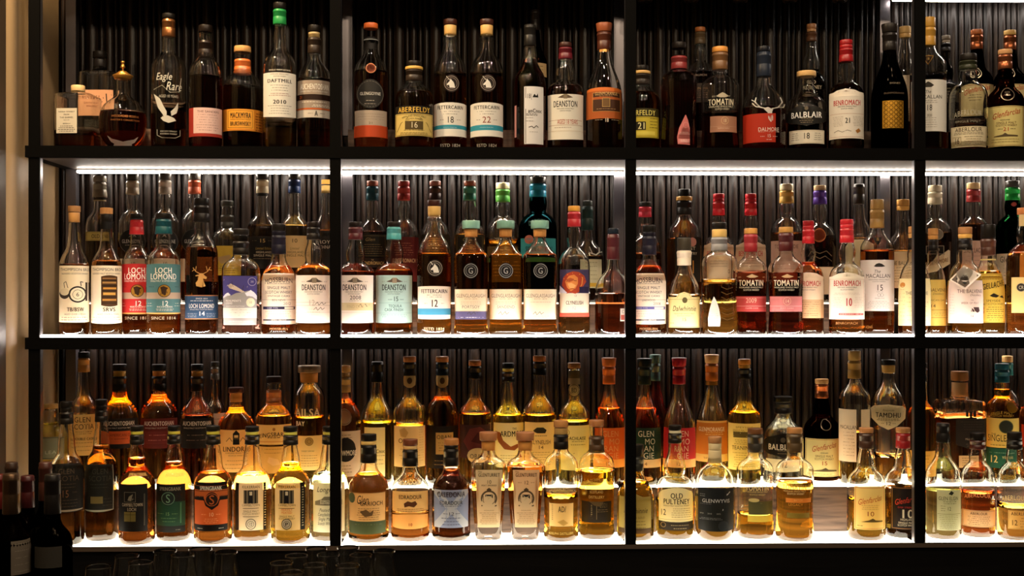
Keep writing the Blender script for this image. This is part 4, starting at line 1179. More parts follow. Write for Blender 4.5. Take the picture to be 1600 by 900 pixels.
b('M', 678.5, 313, 54, 'ribbed', 'dc9430', 396, ['d0a860', '3a1c14'], [['label', R(-25.5, 448, 25.5, 498, 'f6f2e6', 1, 1), T('FETTERCAIRN', 455, 46, 6, '1a1a1e', 0, 'b'), M(461, 464, 16, '6a665e', 2, 0, .7), T('12', 474, 12, 11, '2a1c18', 0, 'b'), M(474, 474, 3, '8a8278', 1, -13, .7), M(474, 474, 3, '8a8278', 1, 13, .7), R(-25.5, 482, 25.5, 492, '4a9cc0')], ['medallion', E(1, 419, 12, '1a1614', 13.5), O(1, 419, 11.6, 10.6, 'a0968c'), O(1, 419, 8.6, 8, 'a0968c'), P([(-3, 426), (-1.5, 421), (-4.5, 422.5), (-5.5, 420.5), (-2, 417), (0, 414.5), (0.5, 411.5), (2, 414), (5, 417), (7, 422), (7.5, 426)], 'f0ece4'), S([(-2, 414), (-6, 409)], .8, 'f0ece4')], ['lettering_raised', T('ESTD 1824', 514, 34, 4.5, 'c8b890')]],
  'clear bottle with round black medallion and blue banded 12 label, middle shelf')
for xx, sub, c, liq, lab in ((736, 'PORTSOY', 'efe0c4', 'd8862c', 'first of three rippled bottles with green round stoppers, label with purple lower band'), (790, 'SANDEND', 'f2e8cc', 'e09a34', 'middle one of three rippled bottles with green round stoppers, middle shelf'), (843.5, '', 'f4ead0', 'c87424', 'third of three rippled bottles with green round stoppers, in front of the turquoise label')):
    ops = [['label', R(-25.5, 452, 25.5, 499, c), T('GLENGLASSAUGH', 462, 46, 5.5, '8a7a66', 0), T('ESTD 1875', 467, 20, 2, 'a8987c'), M(472, 472, 20, 'b8a88c', 1, 0, .6)]]
    if sub:
        ops[0] += [T(sub, 479.5, 28, 4.5, '7a7a70', 0), M(475, 475, 21, 'b8a88c', 1, 0, .6)]
    if sub == 'PORTSOY':
        ops[0] += [R(-25.5, 486, 25.5, 499, '5c567c'), SIG(2, 490), M(496, 496, 22, 'd8d4e0', 1, 0, .9), R(-25.5, 486, 25.5, 486.5, 'c8b898')]
    else:
        ops[0] += [SIG(-4, 490), M(494, 496, 18, 'c8bca0', 2, 0, .6)]
    ops += [['medallion', E(0, 423, 11, '17151a', 12.5), O(0, 423, 11, 10.2, 'a8a8a8'), O(0, 423, 8, 7.4, '8a8a8a'), T('G', 423, 8, 9, 'b0b0b0')],
            ['lettering', M(448, 449, 1, 'c0b090', 1, 0, .5)]]
    ops.pop()
    b('M', xx, 345, 54, 'glassaugh', liq, 398 if sub != 'PORTSOY' else 397, ['wc0884a', '7aa898'], ops, lab)
b('M', 897, 322, 50, 'dronach', '9a7038', 476, ['a8242c', 'd89a3c'], [['label', R(-22, 421, 23, 495, 'f4ead4'), R(-22, 421, 23, 458, '4a4468'), P([(-19, 446), (-17, 434), (-11, 427), (-2, 424), (8, 425), (16, 431), (19, 440), (14, 447), (10, 455), (2, 459), (-6, 457), (-12, 459), (-15, 451)], 'b8482c'), P([(-14, 440), (-8, 431), (0, 429), (6, 434), (6, 443), (2, 451), (-5, 455), (-11, 449)], 'e0904c'), S([(-16, 436), (-10, 429), (-2, 427)], 1, 'f0b060'), S([(8, 428), (13, 434), (12, 444), (8, 452)], 1.2, 'e8a04c'), S([(12, 431), (17, 438)], 1, '8a2c1c'), P([(-13, 437), (-6, 434), (0, 436), (-2, 439), (-8, 441)], 'b05a30'), P([(-10, 443), (-4, 442), (3, 446), (0, 450), (-7, 450)], 'f0b878'), S([(-12, 440), (-6, 438)], .8, '6a2818'), S([(-1, 438), (4, 439)], .8, '6a2818'), S([(-9, 453), (-3, 451), (2, 452)], .8, '8a3c20'), R(8, 448, 22, 458, '2a2444'), P([(-22, 446), (-10, 458), (-22, 458)], 'e8e4ee'), T('12', 462, 4, 3, '5a4c40', 2), T('CLYNELISH', 473, 28, 5.5, '4a2a20', 1, 'b'), T('12', 481, 6, 5, '8a94a8', 0), R(-22, 489, 23, 495, 'd05a48')], ['lettering_raised', M(407, 409, 1, 'c0b090', 1, 0, .5)]][0:1],
  'bottle with red neck and a colourful orange lion picture label, middle shelf')
b('M', 958, 357, 57, 'dalmore', '9a3a14', 459, ['4a1c20', '1a222c'], [['label', R(11, 482, 19, 502, 'ece8e0'), R(12, 492, 19, 500, 'c05a4a'), T('C', 487, 3, 5, K_, 15)], ['neck_capsule', R(-10, 378, 10, 379, '8a6a60'), R(-10, 386, 10, 386.6, '8a6a60')]],
  'bottle with dark maroon ribbed neck, half full, left of the middle post, middle shelf')
moss(1014.5, 352, 57, '2008', 1, 'bottle with cream label reading 2008 above a lilac bar, middle shelf', lx=-1)
b('M', 1069, 372, 52, 'dalwhin', 'd89a3c', 462, ['d8ccb4', '3a3428'], [['label', R(-24, 464, 24, 512, 'e0d69a', 0, 0), P([(-24, 466), (-12, 464), (-9, 459), (0, 456), (9, 459), (12, 464), (24, 466), (24, 468), (-24, 468)], 'e0d69a'), S([(-23, 467), (-11, 465.5), (-8, 460.5), (0, 458), (8, 460.5), (11, 465.5), (23, 467)], .5, '8a7c48'), *FR(-23, 467.5, 23, 511, '8a7c48', .5), E(1, 469, 4, '5a5430', 4.5), T('Dalwhinnie', 482, 39, 8, '3a3420', 0, 'i'), T('HIGHLAND SINGLE MALT', 490, 34, 2, '6a6240'), T('SCOTCH WHISKY', 493.5, 22, 1.8, '6a6240'), T('15', 499, 7, 5, '4a4428'), M(505, 505, 3, '6a6240', 1, -18, .8)], ['neck_band', R(-11, 378, 11, 382, 'mc0983c')]],
  'short necked bottle with pale green yellow 15 label and white neck wrap, middle shelf')
b('M', 1124, 348, 58, 'cubocan', 'd8a23c', 440, ['8a8a8c', 'd8b46a', '17130f'], [['white_leaf', P([(-9, 463), (-4, 472), (0, 484), (2, 498), (1, 510), (-17, 510), (-18, 498), (-16, 484), (-13, 472)], 'e0ddd8'), O(-8, 477, 4, 3.5, 'b8b4ac'), M(490, 504, 7, 'b0aca4', 5, -8, .6)], ['lettering', T('CU BOCAN', 391, 17, 3, '3a3a3c', 0)], ['lettering_side', T('CU', 424, 4, 6, '2a2620', 15), T('BO', 436, 4, 6, '2a2620', 15), T('CAN', 448, 4, 8, '2a2620', 15)]] + [['glass_ridges'] + [S([(3, 440 + 8 * i), (12, 444 + 8 * i), (22, 441 + 8 * i)], 1, '5a4420') for i in range(8)]],
  'waisted clear bottle with a white leaf shaped label and grey neck, middle shelf')
def tom(x, w, top, liq, c, num, lab, lx=0, bx=None, sub='', **kw):
    b('M', x, top, w, 'tomatin', liq, 426, [kw.pop('cap'), kw.pop('stp')], [['lettering', P([(-7, 432), (-2, 430), (2, 428), (6, 430), (12, 432), (6, 434), (-2, 434)], 'd8b88a'), T('ESTD', 433, 6, 1.8, 'd8b88a', -17), T('1897', 433, 6, 1.8, 'd8b88a', 20), T('TOMATIN', 442, 43, 9, 'f4e8d0', 1, 'b'), T('HIGHLAND SINGLE MALT', 449, 42, 2.4, 'e8dcc4', 1), T('SCOTCH WHISKY', 453, 26, 2.6, 'e8dcc4', 1)],
      ['label', R(-26, 463, 26, 487, c), R(-26, 478, 26, 478.5, 'f0c8c0')] + (([O(2, 470.5, 6.3, 5.6, 'e8b8a0'), T(num, 470.5, 7, 5.5, 'f4d8c0', 2)]) if len(num) == 2 else [T(num, 469.5, 18, 7, 'e8b8a0', 1)]) + [T(sub, 481.5, 22, 1.8, 'f0c8c0', 2), R(-24, 465, 24, 465.4, 'e8a8a0')]], lab, lx=lx, **kw)
tom(1173, 52, 357, '7a2a14', 'b44444', '2009', 'bottle with red panel reading 2009 and white lettering, middle shelf', sub='CUVEE CASK', cap='9a2a30', stp='d0984c')
tom(1228, 61, 355, '6a2010', 'cf7c7c', '14', 'bottle with dusty pink panel and circled 14, middle shelf', sub='PORT CASKS', cap='4a1a1a', stp='b88a48')
BN = lambda c: [P([(-27, 433), (-14, 427), (0, 425), (14, 427), (27, 433), (27, 436), (-27, 436)], c)]
b('M', 1263, 345, 52, 'benro', '9a4a1c', 410, ['b01c24', 'b8222a', 'b01c24'], [['label', R(-25, 432, 26, 497, 'f0dcc0', 0, 0)] + BN('f0dcc0')[0:0] + [P([(-25, 434), (-12, 427), (0, 425.5), (13, 427), (26, 434), (26, 436), (-25, 436)], 'f0dcc0'), T('BENROMACH', 443, 44, 8, 'c02c34', 0, 'b'), T('SPEYSIDE SINGLE MALT', 449, 30, 1.8, '4a3c34'), T('SCOTCH WHISKY', 453, 22, 1.8, '4a3c34'), R(-25, 468, 26, 497, 'd8b488'), M(472, 486, 18, '8a6c48', 5, 0, .6), M(490, 493, 14, '6a5438', 2, 4, .8)]],
  'red capped bottle with cream and tan label half hidden behind the pink 14 one', y=.095)
b('M', 1323, 343, 55, 'benro', 'c07a34', 500, ['b01c24', 'c02830', 'b01c24'], [['label', R(-27, 432, 27, 499, 'fbf2e2', 0, 0), P([(-27, 434), (-14, 427.5), (0, 425.5), (14, 427.5), (27, 434), (27, 436), (-27, 436)], 'fbf2e2'), S([(-25, 435), (-13, 429), (0, 427), (13, 429), (25, 435)], .5, 'c8a89a'), T('BENROMACH', 442.5, 46, 8.5, 'c0282e', 1, 'b'), T('SPEYSIDE SINGLE MALT', 449, 31, 2, '3a3430', 1), T('SCOTCH WHISKY', 452.5, 21, 2, '3a3430', 1), M(458, 460, 22, 'd0bca8', 2, 0, .5), T('10', 472, 11, 12, 'c0282e', 3, 'b'), M(465, 480, 7, 'd8c8b4', 7, -14, .5), M(465, 480, 7, 'd8c8b4', 7, 18, .5), R(-12, 489.5, 25, 492.5, 'd06a68'), M(491, 491, 17, 'f8e8e0', 1, 6, .8), *FR(-25.5, 436, 25.5, 496, 'd8b8a8', .4)], ['lettering_raised', T('BENROMACH', 505, 36, 4, '9a6a3c')]],
  'red capped bottle with white arched label and red 10, middle shelf')
b('M', 1370.5, 312, 56, 'macallan', 'b05a1c', 392, ['a8844a', 'a8844a'], [['label', R(-25, 406, 26, 486, 'ebe6e0', 0, 0), P([(-5, 416), (-1, 412), (3, 411), (7, 412), (12, 416), (8, 417), (-2, 417)], '2a2622'), T('The', 424, 10, 5, '2a2622', 0, 'i'), T('MACALLAN', 431, 40, 6, '2a2622', 2), T('HIGHLAND SINGLE MALT', 437, 32, 1.8, '6a6660', 3), T('SCOTCH WHISKY', 440, 20, 1.6, '6a6660', 3), T('15', 449.5, 11, 9, '2a2622', 4), T('YEARS OLD', 456, 10, 1.2, '6a6660', 4), O(3, 461, 2.6, 2.2, '8a8680'), O(7, 461, 2.6, 2.2, '8a8680'), T('DOUBLE CASK', 466, 14, 1.6, '8a8680', 4), M(471, 481, 17, 'a8a49e', 5, 2, .6)], ['neck_diamond', P([(-9, 370), (11, 370), (1, 384)], '17120e'), T('15', 373.5, 5, 4.5, 'd0a860', 1)]],
  'gold capped square shouldered bottle with white 15 label, middle shelf')
b('M', 1429, 354, 62, 'balvenie', 'd8863c', 483, ['17130f', 'c89a58', 'wb8844a'], [['label', R(-25, 435, 27, 509, 'f6e6ae'), E(-18, 445, 4, 'c8883c'), M(452, 500, 4, 'b8a468', 9, -18, .6), T('THE BALVENIE', 458, 36, 5, '5a4830', 4), M(465, 500, 16, 'a89868', 6, 4, .6)]],
  'clear bottle with yellow label standing behind the right post, front of the middle shelf')
b('M', 1458, 357, 50, 'balvenie', 'c87a28', 470, ['14110f', 'c08a48', 'wc08a4c'], [['label', R(-24, 437, 23, 509, 'd8b85c'), T('THE BALVENIE', 453, 42, 5, '4a3820', 2), T('Distillery', 459, 18, 3, '6a5430', 8, 'i'), T('AMERICAN OAK', 469, 32, 3, '7a6030', 4), T('14', 478, 8, 5, '4a3820', 0), R(-2, 484, 23, 484.6, '6a5430'), R(-2, 496, 23, 496.6, '6a5430'), M(488, 493, 10, '8a7040', 3, 10, .6)]],
  'bottle with mustard yellow 14 label just right of the right post, middle shelf')
b('M', 1508, 355, 62, 'balvenie', 'd8902c', 446, ['17130f', 'd0a050', 'wa87648'], [['label', R(-25, 438, 29, 505, 'f4e6dc'), T('THE BALVENIE', 455, 42, 5.5, '5a3c3c', 9), T('Distillery', 461, 20, 3, '8a6a64', 16, 'i'), T('THE', 469, 5, 1.6, '9a7a74', 10), T('WEEK OF PEAT', 473.5, 28, 3.4, 'a88a84', 8), P([(4, 478), (12, 483), (14, 487), (8, 487), (10, 482)], '4a3434'), P([(12, 480), (20, 480), (21, 486), (18, 489), (14, 486)], '4a3434'), T('14', 494, 5, 3.6, '8a6c64', 10), M(460, 490, 4, 'd0bcb0', 8, -19, .5)], ['hanging_tag', P([(-23, 437), (-2, 414), (24, 429), (0, 453)], 'efe4d8'), P([(-20, 437), (-2, 417), (20, 430), (0, 449)], '6a5c50'), P([(-14, 436), (-2, 422), (6, 428), (10, 436), (0, 445), (-6, 440)], '2e2824')]],
  'bottle with pale pink label and a tilted dark photo tag round its neck, middle shelf')
b('M', 1544, 351, 56, 'dalwhin', 'd8a23c', 424, ['4a2c20', '17130f'], [['label', R(-27, 427, 27, 504, 'd8bc50'), *FR(-26, 428, 26, 503, '7a6020', .5), T('CRAIGELLACHIE', 446, 54, 9, '2a2214', 2, 'bu'), M(432, 436, 20, '8a7028', 2, 0, .9), T('SPEYSIDE', 470, 22, 3.4, '3a3018', 8), T('SINGLE MALT SCOTCH WHISKY', 475, 48, 3, '3a3018', 2), T('13', 485, 11, 12, 'b8401c', -10, 'b'), M(480, 500, 13, '5a4a20', 7, 10, .8), P([(2, 462), (8, 458), (16, 462), (12, 465), (6, 464)], '2a2214'), P([(16, 464), (20, 461), (22, 466)], '2a2214')], ['neck_capsule', R(-10.5, 366, 10.5, 382, '2a1814')], ['lettering_raised', T('1891', 413, 22, 4, 'd8d0a8'), R(-18, 404, 18, 406, 'e8d890')]],
  'bottle with ornate yellow label in slanting capitals and red 13, middle shelf')
b('M', 1601, 325, 58, 'std', 'c8641c', 395, [None, 'wb8703c'], [['label', R(-19, 433, 26, 489, 'ecd890'), E(-5, 449, 7, '3a3430'), O(-5, 449, 7, 6.2, 'c8b890'), T('CR', 449, 7, 5, 'e8dcc0', -5)], ['neck_label', R(-8, 333, 8, 352, 'e0c088')]],
  'amber bottle with yellow label cut by the right edge, middle shelf')
# ============================================================ MIDDLE SHELF, back row
def bk(x, top, w, kind, liq, lvl, caps, parts, lab, row='M', **kw):
    b(row, x, top, w, kind, liq, lvl, caps, parts, lab, d='b', **kw)
bk(156, 275, 44, 'loch', '8a5a24', 370, ['8a8272', '8a8272'], [['label', R(-21, 362, 20, 376, 'b8a45c'), T('OLD PARR', 369, 30, 6, '2a2414', 2, 'b'), *FR(-20, 363, 19, 375, '6a5c2c', .5)], ['neck_label', R(-9.5, 298, 9.5, 311, '4a453c'), T('Johnnie', 305, 15, 3.4, 'c8c0ae', 0, 'i'), R(-9.5, 311, 9.5, 313, 'c8b888')]],
   'back bottle with grey ringed capsule and narrow yellow label, left end of the middle shelf')
GG = lambda: [['medallion', E(0, 377, 20, '1c1b1a', 19), O(0, 377, 19.5, 18.8, '5a564e'), T('GLENGOYNE', 377, 34, 5.5, 'd8d4ca', 0), P([(-6, 371), (0, 364), (6, 371), (2, 369), (-2, 369)], 'a8a296'), M(383, 383, 12, 'a8a296', 1, 0, .8), T('1833', 387.5, 10, 3, 'c8c4ba')], ['label', R(-21, 404, 21, 440, 'd8ccb4'), T('10', 412, 8, 5, K_), M(420, 434, 16, '8a8070', 4)]]
bk(207, 272, 45, 'std', 'b8803c', 385, ['b8ad98', '4a463e'], GG(), 'back bottle with light grey capsule behind the cask drawing label, middle shelf')
bk(258, 271, 44, 'std', 'b8803c', 385, ['c8bcaa', '5a554c'], GG(), 'back bottle with pale capsule and dark round label behind the teal 12 one, middle shelf')
bk(304, 271, 44, 'std', 'a85c20', 385, ['b85a3c', '6a6660'], GG(), 'back bottle with salmon orange capsule behind the gold stag one, middle shelf')
bk(355, 314, 48, 'dome', '9a7a40', 395, ['3a3a34', '45463e'], [['label', R(-22, 384, 22, 430, 'c8a83c'), S([(-14, 397), (-2, 400), (8, 408)], 2, 'd8c8a0'), P([(-16, 402), (4, 398), (10, 410), (-10, 412)], 'b89a68'), M(416, 426, 15, '7a6420', 4)]],
   'back bottle with dark grey stopper and mustard label beside the biplane one, middle shelf')
bk(410, 272, 48, 'longneck', '6a4a20', 352, ['e0d4ae', '3a3630'], [['label', R(-22, 369, 22, 420, '1a1816'), T('15', 376, 10, 5.5, 'c8a860', 0), M(376, 376, 3, '8a7850', 1, -12, .7), M(376, 376, 3, '8a7850', 1, 12, .7), T('Limited Edition', 388, 26, 4, 'b09850', 2, 'i'), T('HIGHLAND', 394, 24, 3.4, 'd8ccb0', 2), T('SINGLE MALT', 399, 32, 3.4, 'd8ccb0', 2), M(404, 404, 16, '8a7c60', 1, 0, .7)], ['neck_capsule', R(-8.5, 292, 8.5, 305, '4a463e')]],
   'back bottle with cream neck band and black 15 label, middle shelf')
bk(460, 272, 48, 'longneck', 'd8b878', 352, ['1c2c50', '3a3630'], [['label', R(-22, 368, 22, 418, 'e8cc94'), T('10', 376, 10, 6, '4a3a24', 0), T('Limited', 388, 14, 4, '8a6c3c', 0, 'i'), T('HIGHLAND', 394, 26, 3.6, '5a4828', 2), T('SINGLE MALT', 399, 34, 3.6, '5a4828', 2)], ['neck_band', R(-9.5, 284, 9.5, 290, 'e8dca8')]],
   'back bottle with dark blue neck and tan 10 label, middle shelf')
bk(510, 279, 46, 'slope', '8a5420', 360, [None], [['label', R(-21, 360, 21, 440, '1c1b1b'), T('ROYAL', 378, 30, 5, 'c8c4bc', 2), T('LOCHNAGAR', 386, 40, 5, 'c8c4bc', 0)], ['cork', R(-9, 288, 9, 300, 'd8b46c')], ['stopper', R(-10, 279, 10, 286, 'd8a04c')]],
   'back bottle with orange stopper and black label, right end of the first bay, middle shelf')
GD = lambda: [['label', R(-22, 366, 22, 402, '1e1c18'), *FR(-20, 368, 20, 400, '6a5c34', .6), T('Glen', 374, 16, 5, '9a8858', -4, 'i'), M(382, 396, 16, '7a6c48', 5)], ['name_label', R(-23, 403, 23, 418, '2a1c18'), T('THE', 406, 4, 2, 'c8a868'), T('GLENDRONACH', 411, 40, 5, 'd8b878', 0, 'b')]]
bk(582, 283, 46, 'dronach', '50240c', 362, ['2c5a68', 'b8705c'], GD(), 'back bottle with dusty blue capsule and rose stopper, first of four alike, middle shelf')
bk(631, 283, 47, 'dronach', 'a05420', 380, ['c04848', 'b04040'], [['label', R(-23, 370, 23, 440, '5a1a1c'), T('GLENDRONACH', 407, 42, 6, 'e0b890', 0, 'b'), M(380, 398, 15, 'a86a50', 6)]], 'back bottle with coral red capsule behind the turquoise label, middle shelf')
bk(680, 283, 47, 'dronach', 'b8863c', 372, ['3a2420', 'a06458'], [['label', R(-22, 366, 22, 402, '2e2a20'), M(372, 396, 16, '7a6c48', 7)]], 'back bottle with brown capsule and rose stopper behind the black medallion one, middle shelf')
bk(734, 283, 48, 'dronach', 'c89a50', 366, ['3c8a74', 'a8624c'], GD()[0:1], 'back bottle with sea green capsule and brown stopper, middle shelf')
bk(785.5, 286, 52, 'std', 'c8943c', 380, ['5aa844', 'e8e0b0'], [['label', R(-24, 385, 24, 440, '6a5a38'), M(390, 430, 16, 'b8a878', 9)], ['lettering_raised', T('SINGLE', 376, 22, 4, '8a7c50')]], 'back bottle with bright green capsule and cream stopper, middle shelf')
bk(840.5, 277, 60, 'std', '2a5a5c', 350, ['1e86a8', '3a3632'], [['label', R(-27, 372, 28, 410, '3fa8b0'), T('THE', 380, 8, 3, '0c3c44', -10), T('SINGLETON', 389, 46, 8, '0c3c44', 2, 'b'), M(400, 404, 18, '1a6a74', 2)], ['lettering_raised', T('THE SINGLETON', 344, 34, 4, '8ac8c8', 0, 'a'), T('OF GLEN ORD', 351, 30, 3, '8ac8c8')], ['red_seal', E(-14, 374, 7, 'c87868', 7)]],
   'dark teal back bottle with bright blue capsule and turquoise label, middle shelf', g='t')
bk(918, 314, 52, 'dalmore', '503010', 400, ['1c2e2c', '3a423c'], [['label', R(-10, 405, 22, 450, 'c8c8a8'), R(0, 442, 22, 448, 'c8a83c'), M(410, 436, 8, '8a8a6c', 5, 8)], ['neck_label', R(-8.5, 342, 8.5, 350, '1a2624'), T('DALMORE', 346, 14, 3, 'c8ccc0'), R(-8.5, 337, 8.5, 340, '4a6a60')], ['stag_emblem', S([(4, 385), (8, 396), (14, 398), (20, 394), (24, 386)], 1.8, 'd8d8d0'), S([(8, 396), (2, 394)], 1.4, 'd8d8d0'), S([(20, 394), (26, 393)], 1.4, 'd8d8d0')]],
   'dark green necked back bottle with antler emblem behind the lion label, middle shelf')
bk(1008, 316, 50, 'longneck', '8a4418', 396, ['c02c44', '2a2826'], [['label', R(-22, 405, 22, 450, '2a1c1a'), M(412, 440, 14, '8a6a50', 5)], ['neck_label', T('BALLEC', 350, 14, 3, 'e8b0a8')]], 'back bottle with crimson capsule just right of the middle post, middle shelf')
bk(1069, 296, 54, 'aberfel', 'c07a20', 372, ['1c1a18', 'c89a50', '2a2826'], [['label', R(-14, 370, 25, 440, '1a1816'), T('LOST', 388, 22, 5, 'd8ccb0', 8), T('ANCESTRY', 396, 32, 4, 'd8ccb0', 6), T('1', 417, 8, 20, 'd8943c', 14), E(13, 378, 6, 'c8887c', 7)]],
   'black stoppered broad back bottle with black label and amber 1, middle shelf')
for xx, lab in ((1123, 'bright red capped back bottle behind the white leaf one, middle shelf'), (1173, 'bright red capped back bottle behind the red 2009 one, middle shelf')):
    bk(xx, 303, 48, 'benro', 'a86c28', 390, ['d02430', 'd82c38', 'd02430'], [['label', R(-24, 382, 24, 440, 'f0dcc4'), P([(-24, 384), (-12, 378), (0, 376), (12, 378), (24, 384), (24, 386), (-24, 386)], 'f0dcc4'), T('BENROMACH', 396, 42, 8, 'c8303c', 0, 'b'), T('SPEYSIDE SINGLE MALT', 402, 28, 1.8, '4a3c34'), M(408, 416, 16, 'b09c8c', 3)]], lab)
bk(1229, 288, 50, 'std', '8a5a24', 365, ['e8c060', 'f0e4b8'], [['label', R(-24, 376, 24, 440, 'e0c0b0'), T('TOULVADDIE', 385, 40, 6, '7a4a44', 0), M(395, 420, 16, 'b09080', 5)]], 'back bottle with cream and gold capsule and pinkish label, middle shelf', g='c')
bk(1281, 290, 50, 'dronach', '4a2810', 368, ['6a4ab8', 'e0c08c'], [['medallion', E(-1, 367, 10.5, 'a84820', 11.5), O(-1, 367, 10.5, 9.4, 'd88a4a')], ['lettering', S([(-18, 400), (-10, 392), (0, 396), (10, 392), (18, 400)], 1, '8a7c60'), S([(-18, 408), (-8, 400), (0, 404), (8, 400), (18, 408)], 1, '8a7c60')], ['label', R(-22, 417, 22, 460, 'd8c0a0'), T('11', 424, 12, 7, '4a3424', -6)]],
   'back bottle with violet capsule and round copper medallion, middle shelf')
bk(1342, 288, 46, 'slope', '7a4a1c', 372, ['3c3832'], [['neck_seal', E(6, 300, 5, 'b8a468'), T('8', 300, 4, 6, '3a342c', 6)], ['label', P([(-22, 385), (-8, 374), (8, 374), (22, 382), (22, 440), (-22, 440)], 'e8dcb0'), T('10', 395, 16, 9, '2a2418', 10)]],
   'back bottle with long tapering dark cap and cream 10 label, middle shelf')
bk(1411, 312, 50, 'balvenie', 'a86c28', 392, [None, 'd0a050', 'e0ac5c'], [['label', R(-23, 393, 23, 450, 'ecd8b0'), T('THE BALVENIE', 411, 40, 6, '3a2e20', 0), M(418, 440, 14, 'a89470', 6)]], 'back bottle with orange tan stopper beside the right post, middle shelf')
bk(1461, 290, 50, 'std', '6a4a20', 364, ['e8dcb8', 'f0e4c0'], [['label', R(-14, 383, 14, 398, '1c1a18'), *FR(-13, 384, 13, 397, 'b8b0a0', .5), T('MALTS', 390, 14, 3, 'c8c0b0')], ['medallion', E(4, 366, 8.5, '8a8478'), O(4, 366, 8.5, 7.8, 'b8b0a0')], ['ribbon', P([(-22, 412), (-4, 408), (20, 390), (22, 392), (22, 412), (4, 424), (-22, 428)], 'e8d8b8'), T('STRATHMORE', 409, 40, 6, '8a5c2c', 2, 'bu')]],
   'back bottle with cream ringed capsule and slanting ribbon label, middle shelf')
bk(1521, 286, 48, 'std', '7a4418', 350, ['a83838', 'e8c488'], [['label', R(-20, 376, 20, 440, 'e8c8b8'), T('GLENALLACHIE', 391, 36, 7, '5a3a34', 0), M(400, 420, 12, 'b09088', 4)]], 'back bottle with dark red capsule behind the photo tag one, middle shelf')
bk(1582, 283, 50, 'std', '205028', 350, ['1f9a3c', '3a3630'], [['label', R(-23, 396, 24, 444, 'e8e0c8'), T('Glenlivet', 405, 36, 9, '2a3a34', -2), M(414, 436, 14, '8a9080', 5)], ['neck_seal', E(2, 318, 4, 'd05a50', 3.4)]],
   'dark green back bottle with bright green cap near the right edge, middle shelf', g='g')
# ============================================================ BOTTOM SHELF, front row
def f(*a, **k): b('B', *a, **k)
f(104, 627, 54, 'campbel', '7a4614', 752, ['17130f', '17130f', '17130f'], [['label', R(-26, 727, 25, 799, '17130f', 2, 2), T('GLEN', 737, 26, 8, '4a3c2c', 0), T('SCOTIA', 748, 40, 8, '4a3c2c', 0), M(757, 762, 16, '4a3c2c', 2), T('15', 772, 12, 11, '6a4a30', -2), T('YEARS', 770, 8, 2.4, '4a3c2c', 12), M(782, 792, 18, '4a3c2c', 3), R(-25, 797, 24, 798, '9a8a74', 0, 2)]],
  'bottle with black label and faint 15 behind the wine bottles, bottom shelf left end')
f(158.5, 624, 51, 'campbel', '6a3a0c', 700, ['17130f', '17130f', '17130f'], [['label', R(-25, 727, 18, 798, '14140f', 1, 2), T('GLEN', 737, 26, 8, '33332a', -2), T('SCOTIA', 748, 38, 8, '33332a', -2), M(757, 762, 16, '33332a', 2, -3), R(-16, 776, 2, 787, 'm8a7a4a'), M(780, 790, 8, '33332a', 3, 9), R(-24, 797, 18, 798, '8a8a78', 0, 2), R(17, 728, 18, 798, '8a8a78')]],
  'bottle with small gold oblong on black label, second in front row, bottom shelf')
f(214, 665, 59, 'campbel', '9a4a12', 720, ['16130f', 'c8c048', '16130f'], [['label', R(-27, 757, 16, 831, '120f0d'), *FR(-19, 769, -2, 785, '6a6456', .7), P([(-14, 782), (-12, 776), (-6, 772), (-8, 778), (-4, 780), (-9, 783)], '7a7262'), T("CAMPBELTOWN", 789, 34, 5, 'a89a84', -8, 'b'), T('LOCH', 796, 14, 5, 'a89a84', -8, 'b'), R(-19, 800, -2, 815, 'm9a8a4c'), R(-19, 804, -2, 804.6, '4a4020'), R(-10, 800, -9.4, 815, '4a4020'), R(10, 772, 12, 822, '4a453c')], ['lettering_raised', T('SPRINGBANK', 743, 38, 5, 'e8c070', 2)]],
  'amber bottle with black label holding a small gold square, bottom shelf')
f(272, 665, 58, 'campbel', '8a440e', 726, ['16130f', 'c8c048', '16130f'], [['label', R(-28, 757, 17, 832, '100f0c'), R(-28, 784, 17, 822, '163a26'), T('SPRINGBANK', 764, 36, 5.5, '8a8270', -7, 'b'), E(-9, 779, 10, '17201a', 11.5), O(-9, 779, 10, 9, '5a7a64'), T('S', 779, 8, 13, '6a8a70', -9), T('15', 803, 7, 5, '6a8a5a', -10), M(803, 803, 5, '5a7a4a', 1, -20, .7), M(803, 803, 5, '5a7a4a', 1, 1, .7), M(810, 815, 12, '5a7a4a', 2, -8, .7), R(9, 786, 11, 818, '3a6a4a'), M(828, 828, 4, '6a665a', 1, 6, .8)], ['lettering_raised', T('SPRINGBANK', 743, 38, 5, 'e8c070', 2)]],
  'amber bottle with black and dark green label, bottom shelf')
f(333, 665, 61, 'campbel', 'c87422', 742, ['16130f', 'c8c048', '16130f'], [['label', R(-28, 754, 22, 830, 'c4622c'), R(-28, 754, 22, 768, '14110f'), P([(-28, 760), (22, 760), (22, 782), (10, 782), (8, 790), (-2, 797), (-12, 790), (-14, 782), (-28, 782)], '14110f'), R(-28, 820, 22, 830, '14110f'), T('SPRINGBANK', 763, 36, 6, 'e8e0d0', -4, 'b'), E(-2, 781, 10, '2a1a12', 12), O(-2, 781, 10, 9, 'c4622c'), T('S', 781, 9, 14, 'c4622c', -2), T('10', 804, 8, 6, 'e8c8a0', -3), M(804, 804, 5, 'e8b080', 1, -14, .7), M(804, 804, 5, 'e8b080', 1, 8, .7), M(811, 817, 12, 'e8b080', 3, -3, .7), M(826, 826, 4, 'd8d0c0', 1, -20, .8), M(826, 826, 4, 'd8d0c0', 1, 12, .8)]],
  'amber bottle with orange and black shield patterned 10 label, bottom shelf')
